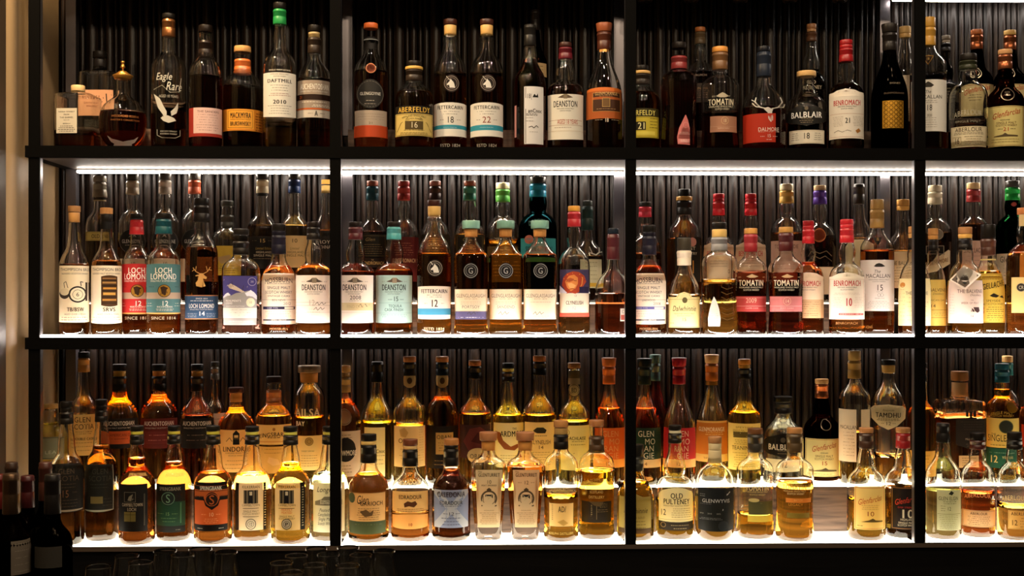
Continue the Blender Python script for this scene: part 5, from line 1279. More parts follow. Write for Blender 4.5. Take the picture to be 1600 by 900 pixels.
def kil(x, liq, lab, peat, lvl):
    ops = ['label', R(-26, 755, 17, 829, 'd8ccb0'), R(-26, 755, -20.5, 829, '1a1714')] if not peat else ['label', R(-24, 755, 15, 829, 'dccaa0'), R(15, 755, 22.5, 829, '1a1714')]
    cx = -2 if not peat else -6
    ops += [R(17.5, 755, 21.5, 829, '1a1714')] if not peat else []
    ops += [T('KILKERRAN', 761, 28, 4.5, '3a3428', cx), R(cx - 11, 766, cx + 11, 787, '6a6250')] + [R(cx - 9 + 5 * i, 766, cx - 7 + 5 * i, 787, '1c1a18') for i in range(4)] + [R(cx - 3, 766, cx + 3, 786, '17151a'), R(cx - 2, 768, cx + 2, 774, 'd8ccb0'), T('CAMPBELTOWN', 789.5, 28, 3.4, '3a3428', cx), R(cx - 12, 794, cx + 12, 794.8, '3a3428')]
    if peat:
        ops += [T('HEAVILY', 796.5, 18, 3.4, 'c8643c', cx), T('PEATED', 801, 17, 3.4, 'c8643c', cx), T('SINGLE MALT', 807, 24, 2.8, '4a4438', cx), T('SCOTCH WHISKY', 810.5, 26, 2.8, '4a4438', cx)]
    else:
        ops += [T('SINGLE MALT', 799, 24, 3, '4a4438', cx), T('SCOTCH WHISKY', 803, 27, 3, '4a4438', cx), R(cx - 12, 807, cx + 12, 807.8, '3a3428')]
    ops += [E(cx, 819, 8, '2a2620', 8.5), E(cx, 819, 7, 'd8ccb0', 7.5), O(cx, 819, 5, 4.4, '2a2620'), T('12' if not peat else 'P', 819, 5, 5, '2a2620', cx, 'b'), M(762, 822, 1.4, 'c8b88c', 16, 19.5 if not peat else 18.5, 1.6)]
    f(x, 666, 60.5, 'campbel', liq, lvl, ['16130f', 'd0cc58', '16130f'], [ops], lab)
kil(394, 'eeb040', 'golden bottle with gabled building label and no red words, bottom shelf', False, 745)
kil(454, 'f4bc30', 'golden bottle with gabled building label carrying red words, bottom shelf', True, 727)
f(514.5, 666, 59, 'campbel', 'eee6a0', 745, ['16130f', 'd0cc58', '16130f'], [['label', R(-25, 755, 24, 832, 'e0dcc4'), T('Longrow', 765, 36, 8, '1c1a18', -3, 'i'), P([(-22, 784), (-12, 780), (-8, 776), (6, 776), (10, 780), (20, 782), (20, 790), (-22, 790)], '8a8470'), R(-14, 781, 14, 788, 'c8c2a8'), M(781, 788, 14, '5a5444', 4), T('Peated', 797, 16, 5, '3a352c', -8, 'i'), T('Campbeltown', 804, 26, 5, '3a352c', -6, 'i'), T('Single Malt', 811, 22, 5, '3a352c', -7, 'i'), T('Scotch Whisky', 818, 26, 5, '3a352c', -6, 'i')]],
  'pale bottle with script lettered white label beside the left middle post, bottom shelf')
f(576, 678, 64, 'garioch', 'e0922c', 745, ['15120f', 'd8b468', '15120f'], [['label', R(-30, 770, 26, 818, 'd8b87c', 0, 1), R(-31, 815, 27, 834, '4a5a3c', 0, 1), M(820, 829, 24, '8a9468', 4), E(-26, 779, 5, '5a6a48', 8), T('Glen', 781, 20, 13, '1c1a16', -10, 'i'), T('GARIOCH', 787, 38, 6.5, '1c1a16', 5, 'b'), M(795, 812, 20, '7a6440', 6), P([(-14, 800), (-4, 796), (2, 801), (8, 797), (6, 806), (-6, 808)], '6a5434'), R(-30, 770, 26, 771, '8a6a3c')]],
  'broad bottle with tan and olive green label, first past the left post, bottom shelf')
f(641, 686, 61, 'garioch', 'dc842c', 804, ['15120f', 'c8a468', '6a3a24'], [['label', R(-28, 769, 28, 800, 'e8c078', 1, 1), R(-28, 806, 28, 825, 'e8b464', 2, 2), T('EDRADOUR', 777, 38, 6, '3a2010', 0, 'b'), P([(-10, 787), (-4, 783), (2, 785), (8, 783), (11, 788), (6, 793), (-2, 791), (-9, 793)], '5a3418'), M(796, 799, 22, '8a6030', 2), R(-28, 802, 28, 803, 'b8863c', 1, 1), T('10', 820, 7, 4.5, '8a2c14', 0, 'b'), M(799, 799, 5, '8a6030', 1, 24, .8)], ['lettering_raised', T('EDRADOUR', 754, 44, 7, 'f0e0a0', 0, 'a')]],
  'bottle with light brown label over separate 10 band and wooden stopper, bottom shelf')
f(705, 685, 61, 'garioch', '5a2408', 736, ['15120f', '17130f', 'a8703c'], [['label', R(-27, 766, 27, 825, '8a98b8'), P([(-27, 766), (-18, 766), (0, 788), (18, 766), (27, 766), (27, 772), (8, 795), (27, 818), (27, 825), (18, 825), (0, 803), (-18, 825), (-27, 825), (-27, 818), (-8, 795), (-27, 772)], 'b8bcc4'), T('CALEDONIA', 773, 48, 8, '3a2c34', 0, 'b'), T('EDRADOUR', 786, 38, 6, '1c1c24', 0, 'b'), M(791, 792, 20, '3a3a4c', 1, 0, .8), T('12', 803, 10, 5, '2a2830', 0), M(803, 803, 4, '3a3a4c', 1, -9, .8), M(803, 803, 4, '3a3a4c', 1, 10, .8), M(810, 820, 16, '4a4a5c', 3)]],
  'dark reddish bottle with pale blue saltire patterned 12 label, bottom shelf')
def tur(x, num, liq, lab, w):
    f(x, 675, w, 'turret', liq, 731 if num == '12' else 762, ['c88a44', 'a8724a'], [['label', P([(-20, 735), (22, 735), (18, 826), (-17, 826)], 'cbb690'), T('The', 738, 7, 2.6, '2a241c', -14, 'i'), T('GLENTURRET', 743, 34, 5.5, '1c1814', 1, 'b'), T(num, 755 if num == '12' else 754, 8, 5.5, '2a241c', 1), *( [T('PEAT SMOKED', 759.5, 24, 2.4, '2a241c', 1, 'b')] if num == '10' else [M(755, 755, 4, '6a5c48', 1, -9, .7), M(755, 755, 4, '6a5c48', 1, 11, .7)]), O(1, 780, 13, 10, '6a5a42'), O(1, 780, 12, 11, '3a3024'), P([(-5, 774), (7, 774), (7, 782), (1, 788), (-5, 782)], '1c1a1c'), S([(-4, 775), (6, 785)], .8, 'b8a47c'), S([(6, 775), (-4, 785)], .8, 'b8a47c'), S([(-8, 776), (-8, 785), (-4, 789)], 1, '5a4c38'), S([(10, 776), (10, 785), (6, 789)], 1, '5a4c38'), S([(-11, 791), (1, 796), (13, 791)], 2, '5a4c38'), P([(-3, 766), (1, 763), (5, 766), (3, 770), (-1, 770)], '4a3c28'), T('HIGHLAND', 799, 16, 1.8, '6a5a40', 1), M(803, 820, 15, '7a6a4c', 7, 1, .7)]], lab, rot=0)
tur(763, '10', 'e8942c', 'tapering square bottle with crest label reading 10 and smaller words under it, bottom shelf', 56)
tur(820.5, '12', 'd87820', 'darker filled tapering square bottle with crest label reading 12, bottom shelf', 58)
f(876.5, 657, 55, 'domecork', 'f0b030', 780, ['15120f', 'd8b470', 'wb07a44'], [['label', R(-19, 787, 20, 823, 'e4cc8c'), T('AD/', 796, 13, 9, '2a241a', 2, 'b'), M(790, 812, 1.2, 'a8905c', 8, -14, 1.4), P([(-6, 816), (4, 812), (12, 818), (4, 822)], 'c8a85c')], ['lettering', T('ARDNAMURCHAN', 765, 42, 3.6, 'd8cc98', 0, 'a'), T('DISTILLERY', 772, 26, 3, 'd8cc98')], ['lettering_raised', T('ADELPHI DISTILLERY', 834, 44, 3.6, 'c8b870')]],
  'gold bottle with low pale label and black sleeve on its neck, bottom shelf')
f(932, 656, 57, 'dome', 'f2b42c', 739, ['4a3420', 'a87044'], [['label', R(-24, 784, 24, 817, '241c10'), M(790, 810, 1.2, '8a7a54', 8, -8, 1.4), R(0, 788, 0.6, 812, '8a7a54'), T('2021', 790, 14, 7, '6a5a38', 12), M(797, 800, 9, '6a5a38', 2, 10), P([(-12, 784), (12, 784), (6, 792), (-4, 790)], '5a4626')], ['lettering', T('LAGG DISTILLERY', 750, 32, 4, 'b89c50', 0, 'a'), T('SCOTLAND', 769, 22, 4, 'c8b068'), T('DISTILLERY', 777, 26, 4, 'c8b068', 0)]],
  'gold bottle with low black label and brown neck band, bottom shelf')
f(993, 694, 58, 'dalwhin', 'e8b434', 756, ['2a2a24', '1a1814'], [['label', R(-26, 777, 24, 830, '9a8c4c', 0, 0), P([(-26, 779), (-12, 777), (0, 772), (12, 777), (24, 779), (24, 781), (-26, 781)], '9a8c4c'), T('Dalwhinnie', 798, 40, 8, '2a2414', 0, 'i'), T('WINTERS GOLD', 809, 30, 3, '4a4020', 0), M(815, 825, 18, '5a4e28', 3), R(-26, 826, 24, 834, '4a3414')]],
  'gold bottle with olive script label hidden by the middle post, bottom shelf')
f(1054.5, 664, 62, 'pulteney', 'f0c030', 786, ['17130f', 'd8d0b0', '17130f'], [['label', R(-25, 772, 28, 815, 'ece4b4', 0, 1), P([(-25, 774), (-22, 768), (-8, 763), (2, 762), (14, 763), (26, 769), (28, 774)], 'ece4b4'), T('OLD', 775, 20, 8, '1c1a16', 3, 'b'), T('PULTENEY', 784, 44, 8, '1c1a16', 3, 'b'), T('SINGLE MALT SCOTCH WHISKY', 790.5, 44, 2.2, '5a5234', 3), T('12', 801, 11, 9, '1c1a16', -18), M(795, 808, 17, '7a7048', 5, 10, .7), S([(-25, 774), (-21, 768), (-8, 763.5), (2, 762.5), (14, 763.5), (26, 769), (28, 774)], .5, '8a7c48'), R(-25, 812, 28, 812.5, '8a7c48')], ['lower_label', R(-25, 815, 28, 828, '2a2216', 0, 1), O(-18, 821, 4, 3.3, '9a8050'), M(821, 826, 14, '9a8c68', 2, 8, .9)]],
  'bulb necked gold bottle with cream arched 12 label, bottom shelf')
f(1117, 682, 64, 'wyvis', 'f0c040', 779, ['c8b890', 'c8b890', 'wa07248'], [['label', R(-26, 764, 29, 829, '1c2024', 1, 2), T('GLENWYVIS', 783, 46, 5.5, 'd8dce0', 2), S([(12, 798), (19, 772)], 1, 'c8ccd0'), S([(23, 769), (19, 774)], 1, 'c8ccd0'), M(773, 776, 5, '8a9098', 2, -19, .8), M(788, 788, 10, '6a7078', 1, -14, .7), T('BATCH', 803, 7, 2, 'a8acb0', -20), T('2018', 803, 7, 2, 'a8acb0', -8), T('50CL', 803, 7, 2, 'a8acb0', 6), M(810, 812, 18, '7a8088', 2, -6, .8), E(13, 822, 8, '33383c', 8)]],
  'round shouldered bottle with wide black slate label, bottom shelf')
f(1180, 669, 62, 'tomatin', 'e8a830', 807, ['33302a', '6a4428'], [['lettering', T('TOMATIN', 763, 40, 8, 'd8c890', 4, 'b'), T('HIGHLAND SINGLE MALT', 769, 36, 2.6, 'c8b880', 4), T('SCOTCH WHISKY', 773.5, 26, 2.6, 'c8b880', 4)], ['label', R(-11, 784, 28, 805, '4a4a2c'), O(10, 792, 5.5, 4.9, '8a8a54'), E(-2, 782, 9, 'b8ac74', 3)], ['lower_band', R(-12, 806, 28, 816, 'b8a840')]],
  'gold bottle with low olive panel and dark neck, bottom shelf')
f(1241.5, 668, 63, 'tomatin', 'eca42c', 756, ['4a3a24', 'a87848'], [['lettering', T('TOMATIN', 762, 40, 7, 'a88440', 0, 'b'), T('HIGHLAND SINGLE MALT', 768, 38, 2.4, 'd8c890', 0), T('SCOTCH WHISKY', 772, 28, 3, 'e8dcb0', 2), T('LEGACY', 789, 24, 4, 'b88a3c', 2)], ['label', R(-14, 779, 26, 786, 'c8843c'), T('BATCH', 782, 14, 3, 'e8c070', 6)], ['lower_band', R(-12, 802, 24, 810, '7a7030')]],
  'gold bottle with orange strip and clear heavy base beside the exposed wooden step, bottom shelf')
GF = lambda c, txt, num, numc, ink, fr: [R(-18, 761, 28, 828, c), *FR(-16.5, 762.5, 26.5, 826.5, fr, .7), T('Glenfarclas', 781, 38, 9, txt, 6, 'iu'), T(num, 803, 13 if num == '10' and numc != 'd8ccb0' else 22, 7 if numc != 'd8ccb0' else 13, numc, 6, 'b' if numc == 'd8ccb0' else 'n'), M(790, 796, 15, ink, 3, 6, .8)]
f(1353.5, 668, 59, 'glenf', 'f2bc34', 785, ['3a2418', 'b07c4c'], [['label'] + GF('ecd488', 'b84420', '10', '8a3c24', 'b8a060', 'c8743c') + [P([(-8, 816), (4, 813), (10, 810), (14, 813), (24, 814), (24, 816)], '6a5a30'), M(822, 822, 5, '6a5a30', 1, -9, .8)], ['neck_seal', O(8, 741, 10, 8.8, 'md8cc98')]],
  'gold bottle with brown neck and yellow cream 10 label, bottom shelf')
f(1411, 668, 59, 'glenf', 'e09430', 766, ['9a2024', 'b07c4c'], [['label'] + GF('1c1210', 'd04430', '10', 'd8ccb0', '1c1210', 'a8783c') + [T('CASK STRENGTH', 793, 28, 2.6, 'c83c30', 6) , T('HIGHLAND', 812, 20, 3.4, 'd8ccb0', 6), T('SINGLE MALT', 817, 26, 3, 'd8ccb0', 6), T('SCOTCH WHISKY', 821, 28, 3, 'd8ccb0', 6)], ['neck_seal', O(8, 741, 10, 8.8, 'md8cc98')]],
  'gold bottle with red neck and dark brown 10 label beside the right post, bottom shelf')
f(1473.5, 661, 55, 'slope', 'c8c470', 769, ['1a1816'], [['label', R(-9, 766, 26, 829, 'c4c4a4'), T('GLEN ELGIN', 779, 32, 5.5, '3a3c30', 9), P([(8, 772), (12, 767), (16, 770), (13, 774)], '2a2c24'), M(784, 787, 12, '6a6c54', 2, 10), T('12', 795, 6, 5.5, '3a3c30', 9), M(791, 798, 4, '6a6c54', 3, 0, .7), R(-8, 803, 25, 803.6, '7a7c5c'), M(806, 826, 14, '8a8c6c', 8, 8, .6)]],
  'pale green bottle with narrow grey green label right of the right post, bottom shelf')
f(1527.5, 676, 60, 'aberlour', 'dc6a24', 773, ['3a1410', '17130f'], [['label', R(-22, 798, 27, 824, 'd8b888'), T('ABERLOUR', 803, 26, 4, '4a2c1a', 2, 'b'), M(808, 820, 20, '7a5a3c', 5, 2, .8), *FR(-21, 799, 26, 823, '8a6a44', .5)], ['lettering_raised', T('ABERLOUR', 774, 42, 6, 'e8a070', 0, 'a')]],
  'short orange amber bottle with small low tan label and black cap, bottom shelf')
f(1585, 675, 58, 'aberlour', 'f0a838', 796, ['17130f', '17130f'], [['label', R(-9, 798, 28, 827, 'd8bc78'), T('ABERLOUR', 803, 30, 5, '4a2c1a', 10, 'b'), T('12', 817, 10, 8, '3a2414', 0), M(810, 823, 8, '8a6a3c', 4, 16), *FR(-8, 799, 27, 826, '9a7a44', .5)], ['lettering_raised', T('ABERLOUR', 778, 40, 7, 'e8d8a0', 0, 'a')]],
  'gold bottle with low label reading 12 cut by the right edge, bottom shelf')
# ============================================================ BOTTOM SHELF, back row
def g(x, top, w, kind, liq, lvl, caps, parts, lab, **kw):
    b('B', x, top, w, kind, liq, lvl, caps, parts, lab, d='b', **kw)
g(79, 631, 54, 'dome', 'd8c850', 664, [None, 'wb08c50'], [['label', R(-17, 683, 18, 718, '8a8a70'), T('LEA', 707, 18, 5, 'c8c8b0', 0), *FR(-16, 684, 17, 717, '3a3a2c', .7)]], 'yellow green bottle with cork stopper behind the left end post, bottom shelf')
g(131, 550, 44, 'longneck', 'dc9a3c', 655, ['c89850', '16130f'], [['label', R(-20, 648, 20, 712, 'e0c078'), T('GLEN', 656, 26, 8, '3a2a18', -2), T('SCOTIA', 667, 36, 8, '3a2a18', -2), M(675, 678, 13, '8a6c3c', 2), T('DOUBLE CASK', 686, 32, 4, '3a2a18', 0, 'b'), M(692, 704, 13, '9a7c48', 3)], ['neck_label', R(-10, 562, 10, 572, 'c89448'), S([(-5, 569), (0, 566), (4, 563)], 1, '3a2a18')]],
  'tallest back bottle at left end, cream label and tan neck, bottom shelf')
AU = lambda c, c2, c3: [['label', R(-28, 655, 28, 700, c, 1, 1), T('AUCHENTOSHAN', 662, 50, 6.5, 'e8dccc', 0, 'b'), T('SINGLE MALT SCOTCH WHISKY', 669, 46, 2.2, 'c8bcac', 0), R(-28, 674, 28, 694, c2), M(680, 688, 20, c3, 2, 0, 1)]]
g(187, 569, 58, 'auch', 'eca028', 612, ['17130f', 'c8a040', '15120f'], [AU('1c1410', 'd05a24', '7a2410')[0][:-1] + [T('AMERICAN OAK', 680, 38, 4, '7a2410', 4), M(686, 686, 15, '7a2410', 1, 0, 1)]], 'back bottle with black label and bright orange lower half, bottom shelf')
g(248.5, 569, 60, 'auch', 'd07a2c', 620, ['17130f', 'd09038', '15120f'], [AU('5a1c18', '6a2420', 'b87060')], 'back bottle with dark red label glowing orange above it, bottom shelf')
g(308, 569, 60, 'auch', 'a8502c', 650, ['17130f', 'c89038', '15120f'], [AU('1a1513', '1f1a18', '8a7460')], 'back bottle with near black label and dark red liquid, bottom shelf', y=.158)
g(336, 565, 38, 'longneck', 'a85c24', 700, ['4a4640', '2a2826'], [['label', R(-24, 646, 24, 700, 'c8b8a8'), M(655, 690, 14, '6a5c50', 6)]], 'back bottle with grey capsule half hidden behind the dark red one, bottom shelf', y=.245)
g(369, 605, 57, 'stout', 'ec9c34', 640, [None, '4a2a20'], [['label', R(-27, 672, 27, 738, 'e8c078', 0, 0), R(-5, 677, 5, 695, '1c1814'), R(-3, 680, 3, 684, 'e8c078'), P([(-5, 678), (0, 672), (5, 678)], '1c1814'), S([(-15, 690), (-10, 684), (-6, 690)], 1, '6a5430'), S([(6, 690), (10, 684), (15, 690)], 1, '6a5430'), T('LINDORES', 702, 44, 7.5, '1c1814', 0, 'b'), T('LOWLAND SINGLE MALT', 708, 34, 2.2, '4a3c24'), T('SCOTCH WHISKY', 712, 24, 2.2, '4a3c24'), M(720, 732, 18, '9a7c44', 3)], ['cork', R(-9, 616, 9, 630, 'd8a45c')]],
  'rounded back bottle with orange liquid and cream abbey crest label, bottom shelf')
g(428, 588, 58, 'stout', 'f0a838', 651, ['b8703c', '2a1a14'], [['label', R(-27, 664, 27, 695, 'e4c47c', 0, 0), T('KINGSBARNS', 679, 52, 6.5, '2a2014', 0, 'ba'), E(0, 671, 2.4, 'a8743c'), M(684, 686, 12, '7a5c34', 1, 0, 1.4), R(-24, 690, 24, 691, 'c8843c')], ['lower_label', R(-27, 698, 27, 740, 'd8b468'), P([(-8, 714), (6, 718), (10, 726), (-2, 728), (-10, 722)], 'e8c888'), M(702, 708, 20, '9a7838', 2)]],
  'back bottle with copper neck wrap and tan arched lettering label, bottom shelf')
g(483, 571, 50, 'ailsa', 'e8a834', 654, ['d89c50', '8a7258'], [['lettering', T('AILSA', 645, 42, 12, 'e8d8b4', -3, 'b'), T('BAY', 662, 16, 7, 'efe4cc', -14, 'b')], ['label', R(-20, 681, 22, 735, 'ecd08c'), E(0, 690, 6.5, 'b8944c', 6.5), O(0, 690, 6.5, 5.8, '6a5024'), O(0, 690, 3.4, 2.8, '6a5024'), T('SWEET SMOKE', 705, 20, 2, '5a4828', -2), M(712, 728, 16, 'a88a4c', 5)]],
  'wide corked straight sided back bottle with white lettering at shoulder, bottom shelf')
g(538, 571, 52, 'auch', 'b8682c', 626, ['b09058', 'c8a468', 'c89a5c'], [['medallion', E(0, 652, 12, 'a8977c', 13), O(0, 652, 11.5, 10.6, '5a4c38')], ['label', R(-25, 674, 25, 745, 'c8bca4'), E(2, 703, 16, '1c1714', 19), T('BOWMORE', 708, 34, 8, 'e8e0cc', 4, 'b'), M(680, 684, 12, '5a5040', 2), M(728, 738, 14, '6a5e48', 3)]],
  'amber back bottle with large black oval on grey label beside a post, bottom shelf')
g(589.5, 565, 52, 'slope', 'f4c838', 662, ['17130f'], [['label', R(-20, 668, 12, 745, 'ece0ac'), T('anCnoc', 705, 20, 5.5, '2a2618', 2, 'b'), T('12', 680, 7, 6, '2a2618', -8), M(712, 725, 12, '8a8050', 3)], ['neck_band', R(-9.5, 571, 9.5, 575, 'e0d468')]],
  'back bottle with black ringed stopper and yellow liquid behind the olive label, bottom shelf')
OB = lambda: ['neck_label', P([(-9, 587), (9, 587), (10, 594), (9, 603), (3, 607), (-3, 607), (-9, 603), (-10, 594)], 'd8bc7c'), E(0, 596, 4, '6a4c24', 5)]
g(640, 557, 51, 'longneck', 'ecb040', 668, ['17130f', 'wb87840'], [['label', R(-24, 666, 24, 730, 'e4cc94'), P([(-16, 672), (-8, 668), (-2, 676), (-6, 684), (-14, 682)], 'c8a868'), T('OBAN', 689, 30, 7, '4a3820', -4), M(697, 722, 16, 'b09458', 6), M(668, 720, 4, 'b09458', 14, 18, .5)], OB()],
  'clear necked back bottle with pointed tan neck tag and cream label, bottom shelf')
g(691, 557, 51, 'longneck', 'b06a28', 622, ['14202c', 'wc08048'], [['label', R(-24, 666, 24, 732, '1c1410'), R(-10, 676, 17, 710, 'e0b060'), T('OBAN', 683, 24, 6, '2a1c10', 3), M(692, 704, 10, '8a6430', 4, 3), M(720, 726, 14, '9a7a44', 2)], OB()],
  'back bottle with black label around a gold square and pointed neck tag, bottom shelf')
g(742, 563, 51, 'longneck', 'e09830', 648, ['15120f', 'wb8743c'], [['label', R(-23, 664, 24, 716, '3a1c18'), P([(-18, 690), (-8, 670), (8, 667), (20, 676), (18, 700), (4, 712), (-10, 704)], '6a2c24'), P([(-6, 690), (4, 676), (14, 680), (10, 694)], '4a1410'), E(4, 712, 16, 'e4c888', 12), T('OBAN', 713, 24, 7, '3a2414', 4)], ],
  'back bottle with dark maroon artwork label and pale round patch, bottom shelf')
g(794, 567, 52, 'campbel', 'f0d048', 650, ['15120f', 'e0d870', '15120f'], [['label', R(-23, 661, 24, 730, 'ece0ac'), T('THE', 670, 7, 3.4, '1c1a14', 10), T('ARDMORE', 678, 42, 8.5, '1c1a14', 8, 'b'), P([(-20, 674), (-12, 676), (-8, 688), (4, 698), (14, 694), (20, 696), (10, 704), (-6, 702), (-16, 690)], '9a5a2c'), M(712, 724, 16, '9a8c54', 4)]],
  'back bottle with cream label and brown eagle shape behind the square crest one, bottom shelf')
g(843, 556, 52, 'longneck', 'f0b840', 650, ['17130f', 'wb8743c'], [['label', R(-23, 660, 24, 735, 'ecd48c'), P([(-10, 673), (-4, 668), (6, 668), (11, 672), (9, 677), (-4, 677), (-8, 675)], '3a3420'), M(681, 681, 12, '6a5c30', 1, 0, 1), T('CLYNELISH', 691, 34, 6.5, '4a3420', 2), T('14', 699, 9, 5.5, '4a3420', 2), M(707, 726, 16, 'a8904c', 6)]],
  'tall pale back bottle with yellow 14 label and small wildcat drawing, bottom shelf')
g(897, 567, 51, 'longneck', 'f0c844', 660, [None, 'wa8743c'], [['label', R(-21, 665, 24, 735, 'e8dc98'), O(-12, 676, 5, 4.4, '6a6034'), T('BD', 676, 6, 4, '6a6034', -12), T('A-ACHLAISE', 685, 34, 5, '2a2614', 3, 'b'), M(690, 695, 13, '7a7040', 2, 6), S([(-10, 718), (0, 708), (10, 716), (20, 706)], 1, '9a8c50')], ['neck_label', E(0, 610, 8.5, 'd0bc84', 10), O(0, 610, 8, 7.2, '4a4428'), T('BD', 611, 9, 7, '4a4428', 0), R(-9.5, 580, 9.5, 592, '6a5c3c'), R(-9, 592, 9, 602, 'a8946a')]],
  'back bottle with round monogram neck seal and pale yellow label, bottom shelf')
GM = lambda c, tc, bc, num: [['label', R(-24, 669, 26, 718, c), T('GLEN', 678, 27, 9, tc, 3), T('MO', 690, 18, 9, tc, 9), T('RAN', 701, 24, 9, tc, 4), T('GIE', 712, 18, 9, tc, 7)], ['lower_label', R(-25, 718, 26, 731, bc), T(num, 725, 9, 5, '6a4420', 0)]]
g(951.5, 559, 51, 'morangie', 'ec8c28', 640, ['e0742c', 'e8803a'], GM('e0702c', 'e8b06a', 'f0b45c', '10'), 'orange capped back bottle with orange block lettered label, bottom shelf')
g(1007, 560, 52, 'morangie', 'c8742c', 640, ['22342c', '1a2420'], GM('24402c', 'f0e8d0', 'ecd49c', '14'), 'dark green capped back bottle with green block lettered label by the middle post, bottom shelf', y=.168)
g(1024, 554, 40, 'morangie', 'a04a3c', 590, ['3a5a54', '4a6a62'], [['neck_label', R(-9, 581, 9, 592, '2a2420'), T('14', 587, 10, 6, 'e8dcc8', 4)]], 'grey green capped back bottle half hidden behind the dark green capped one, bottom shelf', y=.24)
g(1061, 559, 52, 'morangie', 'e08a2c', 722, ['b81c2c', 'c02434'], [q if i else q for i, q in enumerate(GM('c82c34', 'f4d8b8', 'f0cc8c', '12'))], 'red capped back bottle with bright red block lettered label, bottom shelf')
g(1112, 554, 50, 'morangie', 'f0bc48', 690, ['b8641c', 'd8a868'], [['label', R(-24, 658, 25, 722, 'c8782c'), R(-24, 658, 25, 661, 'f0c870'), T('GLENMORANGIE', 671, 46, 6.5, 'f8e8c0', 0, 'b'), M(676, 679, 14, 'f0c880', 2, 4), P([(-6, 690), (4, 684), (14, 690), (4, 698)], 'e8b050'), R(-24, 710, 25, 722, 'f0d078'), T('THE ORIGINAL', 716, 26, 3, '8a5a24', 0)], ['neck_band', R(-9, 597, 9, 603, 'mc88a30')]],
  'tall back bottle with copper orange label and gold neck, bottom shelf')
g(1163, 561, 53, 'campbel', 'f4c43c', 646, ['1a1816', 'd8a440', 'd88a30'], [['label', R(-25, 662, 25, 735, 'f0dc88', 0, 0), T('SPEYSIDE', 668, 28, 2.6, '9a8434'), T('SINGLE MALT WHISKY', 673, 38, 3.4, '9a8434'), R(-17, 675, 17, 684, '6a5c2c'), S([(-16, 682), (-6, 677), (4, 682), (16, 678)], 1.4, 'e8d890'), M(688, 694, 18, 'b09c48', 3), T('TEANINICH', 700, 42, 6, '5a4a1c', 0), M(708, 730, 18, 'b09c48', 7)]],
  'back bottle with yellow label and dark landscape strip, bottom shelf')
g(1223.5, 619, 62, 'balblair', 'e8e0c4', 735, ['1a1816', '17140f'], [['black_label', P([(-30, 690), (-24, 684), (-8, 680), (0, 677), (8, 680), (24, 684), (30, 690), (30, 705), (24, 710), (8, 713), (0, 716), (-8, 713), (-24, 710), (-30, 705)], '1a1715'), T('BALBLAIR', 699, 50, 9, 'f0ece0', 0, 'b'), M(705, 709, 10, '8a7c64', 2), E(0, 688, 4, '5a5040')], ['label', R(-26, 718, 26, 738, 'e8dcb8'), T('12', 727, 12, 9, K_)]],
  'squat black capped back bottle with pointed black label, bottom shelf')
g(1284, 592, 56, 'glenf', None, None, ['ma8643c', 'wc89a64'], [['label', R(-25, 686, 28, 745, 'ead894'), *FR(-24, 687, 27, 744, 'a8743c', .6), T('Glenfarclas', 698, 40, 9, 'b03c20', 4, 'iu'), T('HIGHLAND', 708, 12, 2, K_, 4), T('SINGLE MALT', 713, 28, 3.4, '6a4a2c', 4), T('SCOTCH WHISKY', 717.5, 30, 3, '6a4a2c', 4), T('15', 724, 10, 6, 'b03c20', 4), P([(-12, 736), (0, 734), (6, 731), (10, 734), (22, 735), (22, 737), (-12, 737)], '5a4a30'), M(741, 741, 18, '8a7440', 1, 0, .7)], ['neck_seal', O(7, 664, 9, 7.8, 'm8a7a68')]],
  'very dark bottle with cream 15 label on the exposed wooden step, bottom shelf', g='b')
g(1335, 548, 48, 'macallan', 'dc8c28', 676, ['b8924a', 'c8a25c'], [['label', R(-25, 640, 3, 722, 'f0e4cc'), T('MACALLAN', 668, 30, 6, '3a2e20', -10), M(676, 712, 9, 'b0a080', 8, -8)], ['back_label', R(10, 640, 23, 678, 'ecdcb8')], ['neck_label', R(-3, 570, 6, 580, '8a6a34'), M(573, 578, 3, 'e0c080', 3, 1.5)]],
  'tall gold capped back bottle with white label turned to the left, bottom shelf')
g(1388, 562, 57, 'tamdhu', 'eca038', 716, ['d8b060', '17140f'], [['label', P([(-27, 640), (-22, 635), (0, 632), (22, 635), (27, 640), (26, 655), (14, 666), (0, 672), (-14, 666), (-26, 655)], 'e4d8b0'), S([(-25, 641), (-20, 637), (0, 634.5), (20, 637), (25, 641)], .6, '9a8a58'), T('TAMDHU', 649, 42, 7.5, '2a241a', 0, 'b'), M(655, 657, 18, '7a6c44', 2, 0, .8), T('12', 662, 9, 5, '2a241a', 0), M(662, 662, 3, '7a6c44', 1, -9, .8), M(662, 662, 3, '7a6c44', 1, 9, .8), T('Speyside', 641, 18, 3, '7a6c44', 0, 'i')]],
  'wide shouldered clear back bottle with shield shaped 12 label, bottom shelf')
g(1440, 567, 46, 'longneck', 'f0a830', 640, ['17140f', '17140f'], [['label', R(-20, 705, 20, 745, 'd8b45c'), M(712, 738, 14, '7a5c24', 6)]], 'gold back bottle standing behind the right post, bottom shelf')
g(1499.5, 580, 70, 'square', 'a8642c', 655, ['d8b078', 'wb07840'], [['label', P([(-17, 655), (36, 655), (36, 690), (10, 704), (-17, 696)], '2c241c'), T('12', 680, 9, 7, '8a7a64', 8), T('MILLSTONE', 687, 20, 3, 'b8a890', 8), M(660, 672, 20, '4a3c2e', 4, 10), M(695, 698, 10, '6a5a48', 2, 8)], ['lettering', P([(-1, 643), (3, 643), (3, 652), (-1, 652)], '1c1814'), P([(5, 641), (7, 645), (9, 641), (9, 652), (5, 652)], '1c1814'), P([(11, 643), (15, 643), (15, 652), (11, 652)], '1c1814')], ['lower_label', R(-12, 713, 20, 732, 'e0c490'), M(717, 728, 13, '8a6c40', 4, 4)]],
  'wide square shouldered back bottle with dark pointed label and wooden stopper, bottom shelf', rot=0)
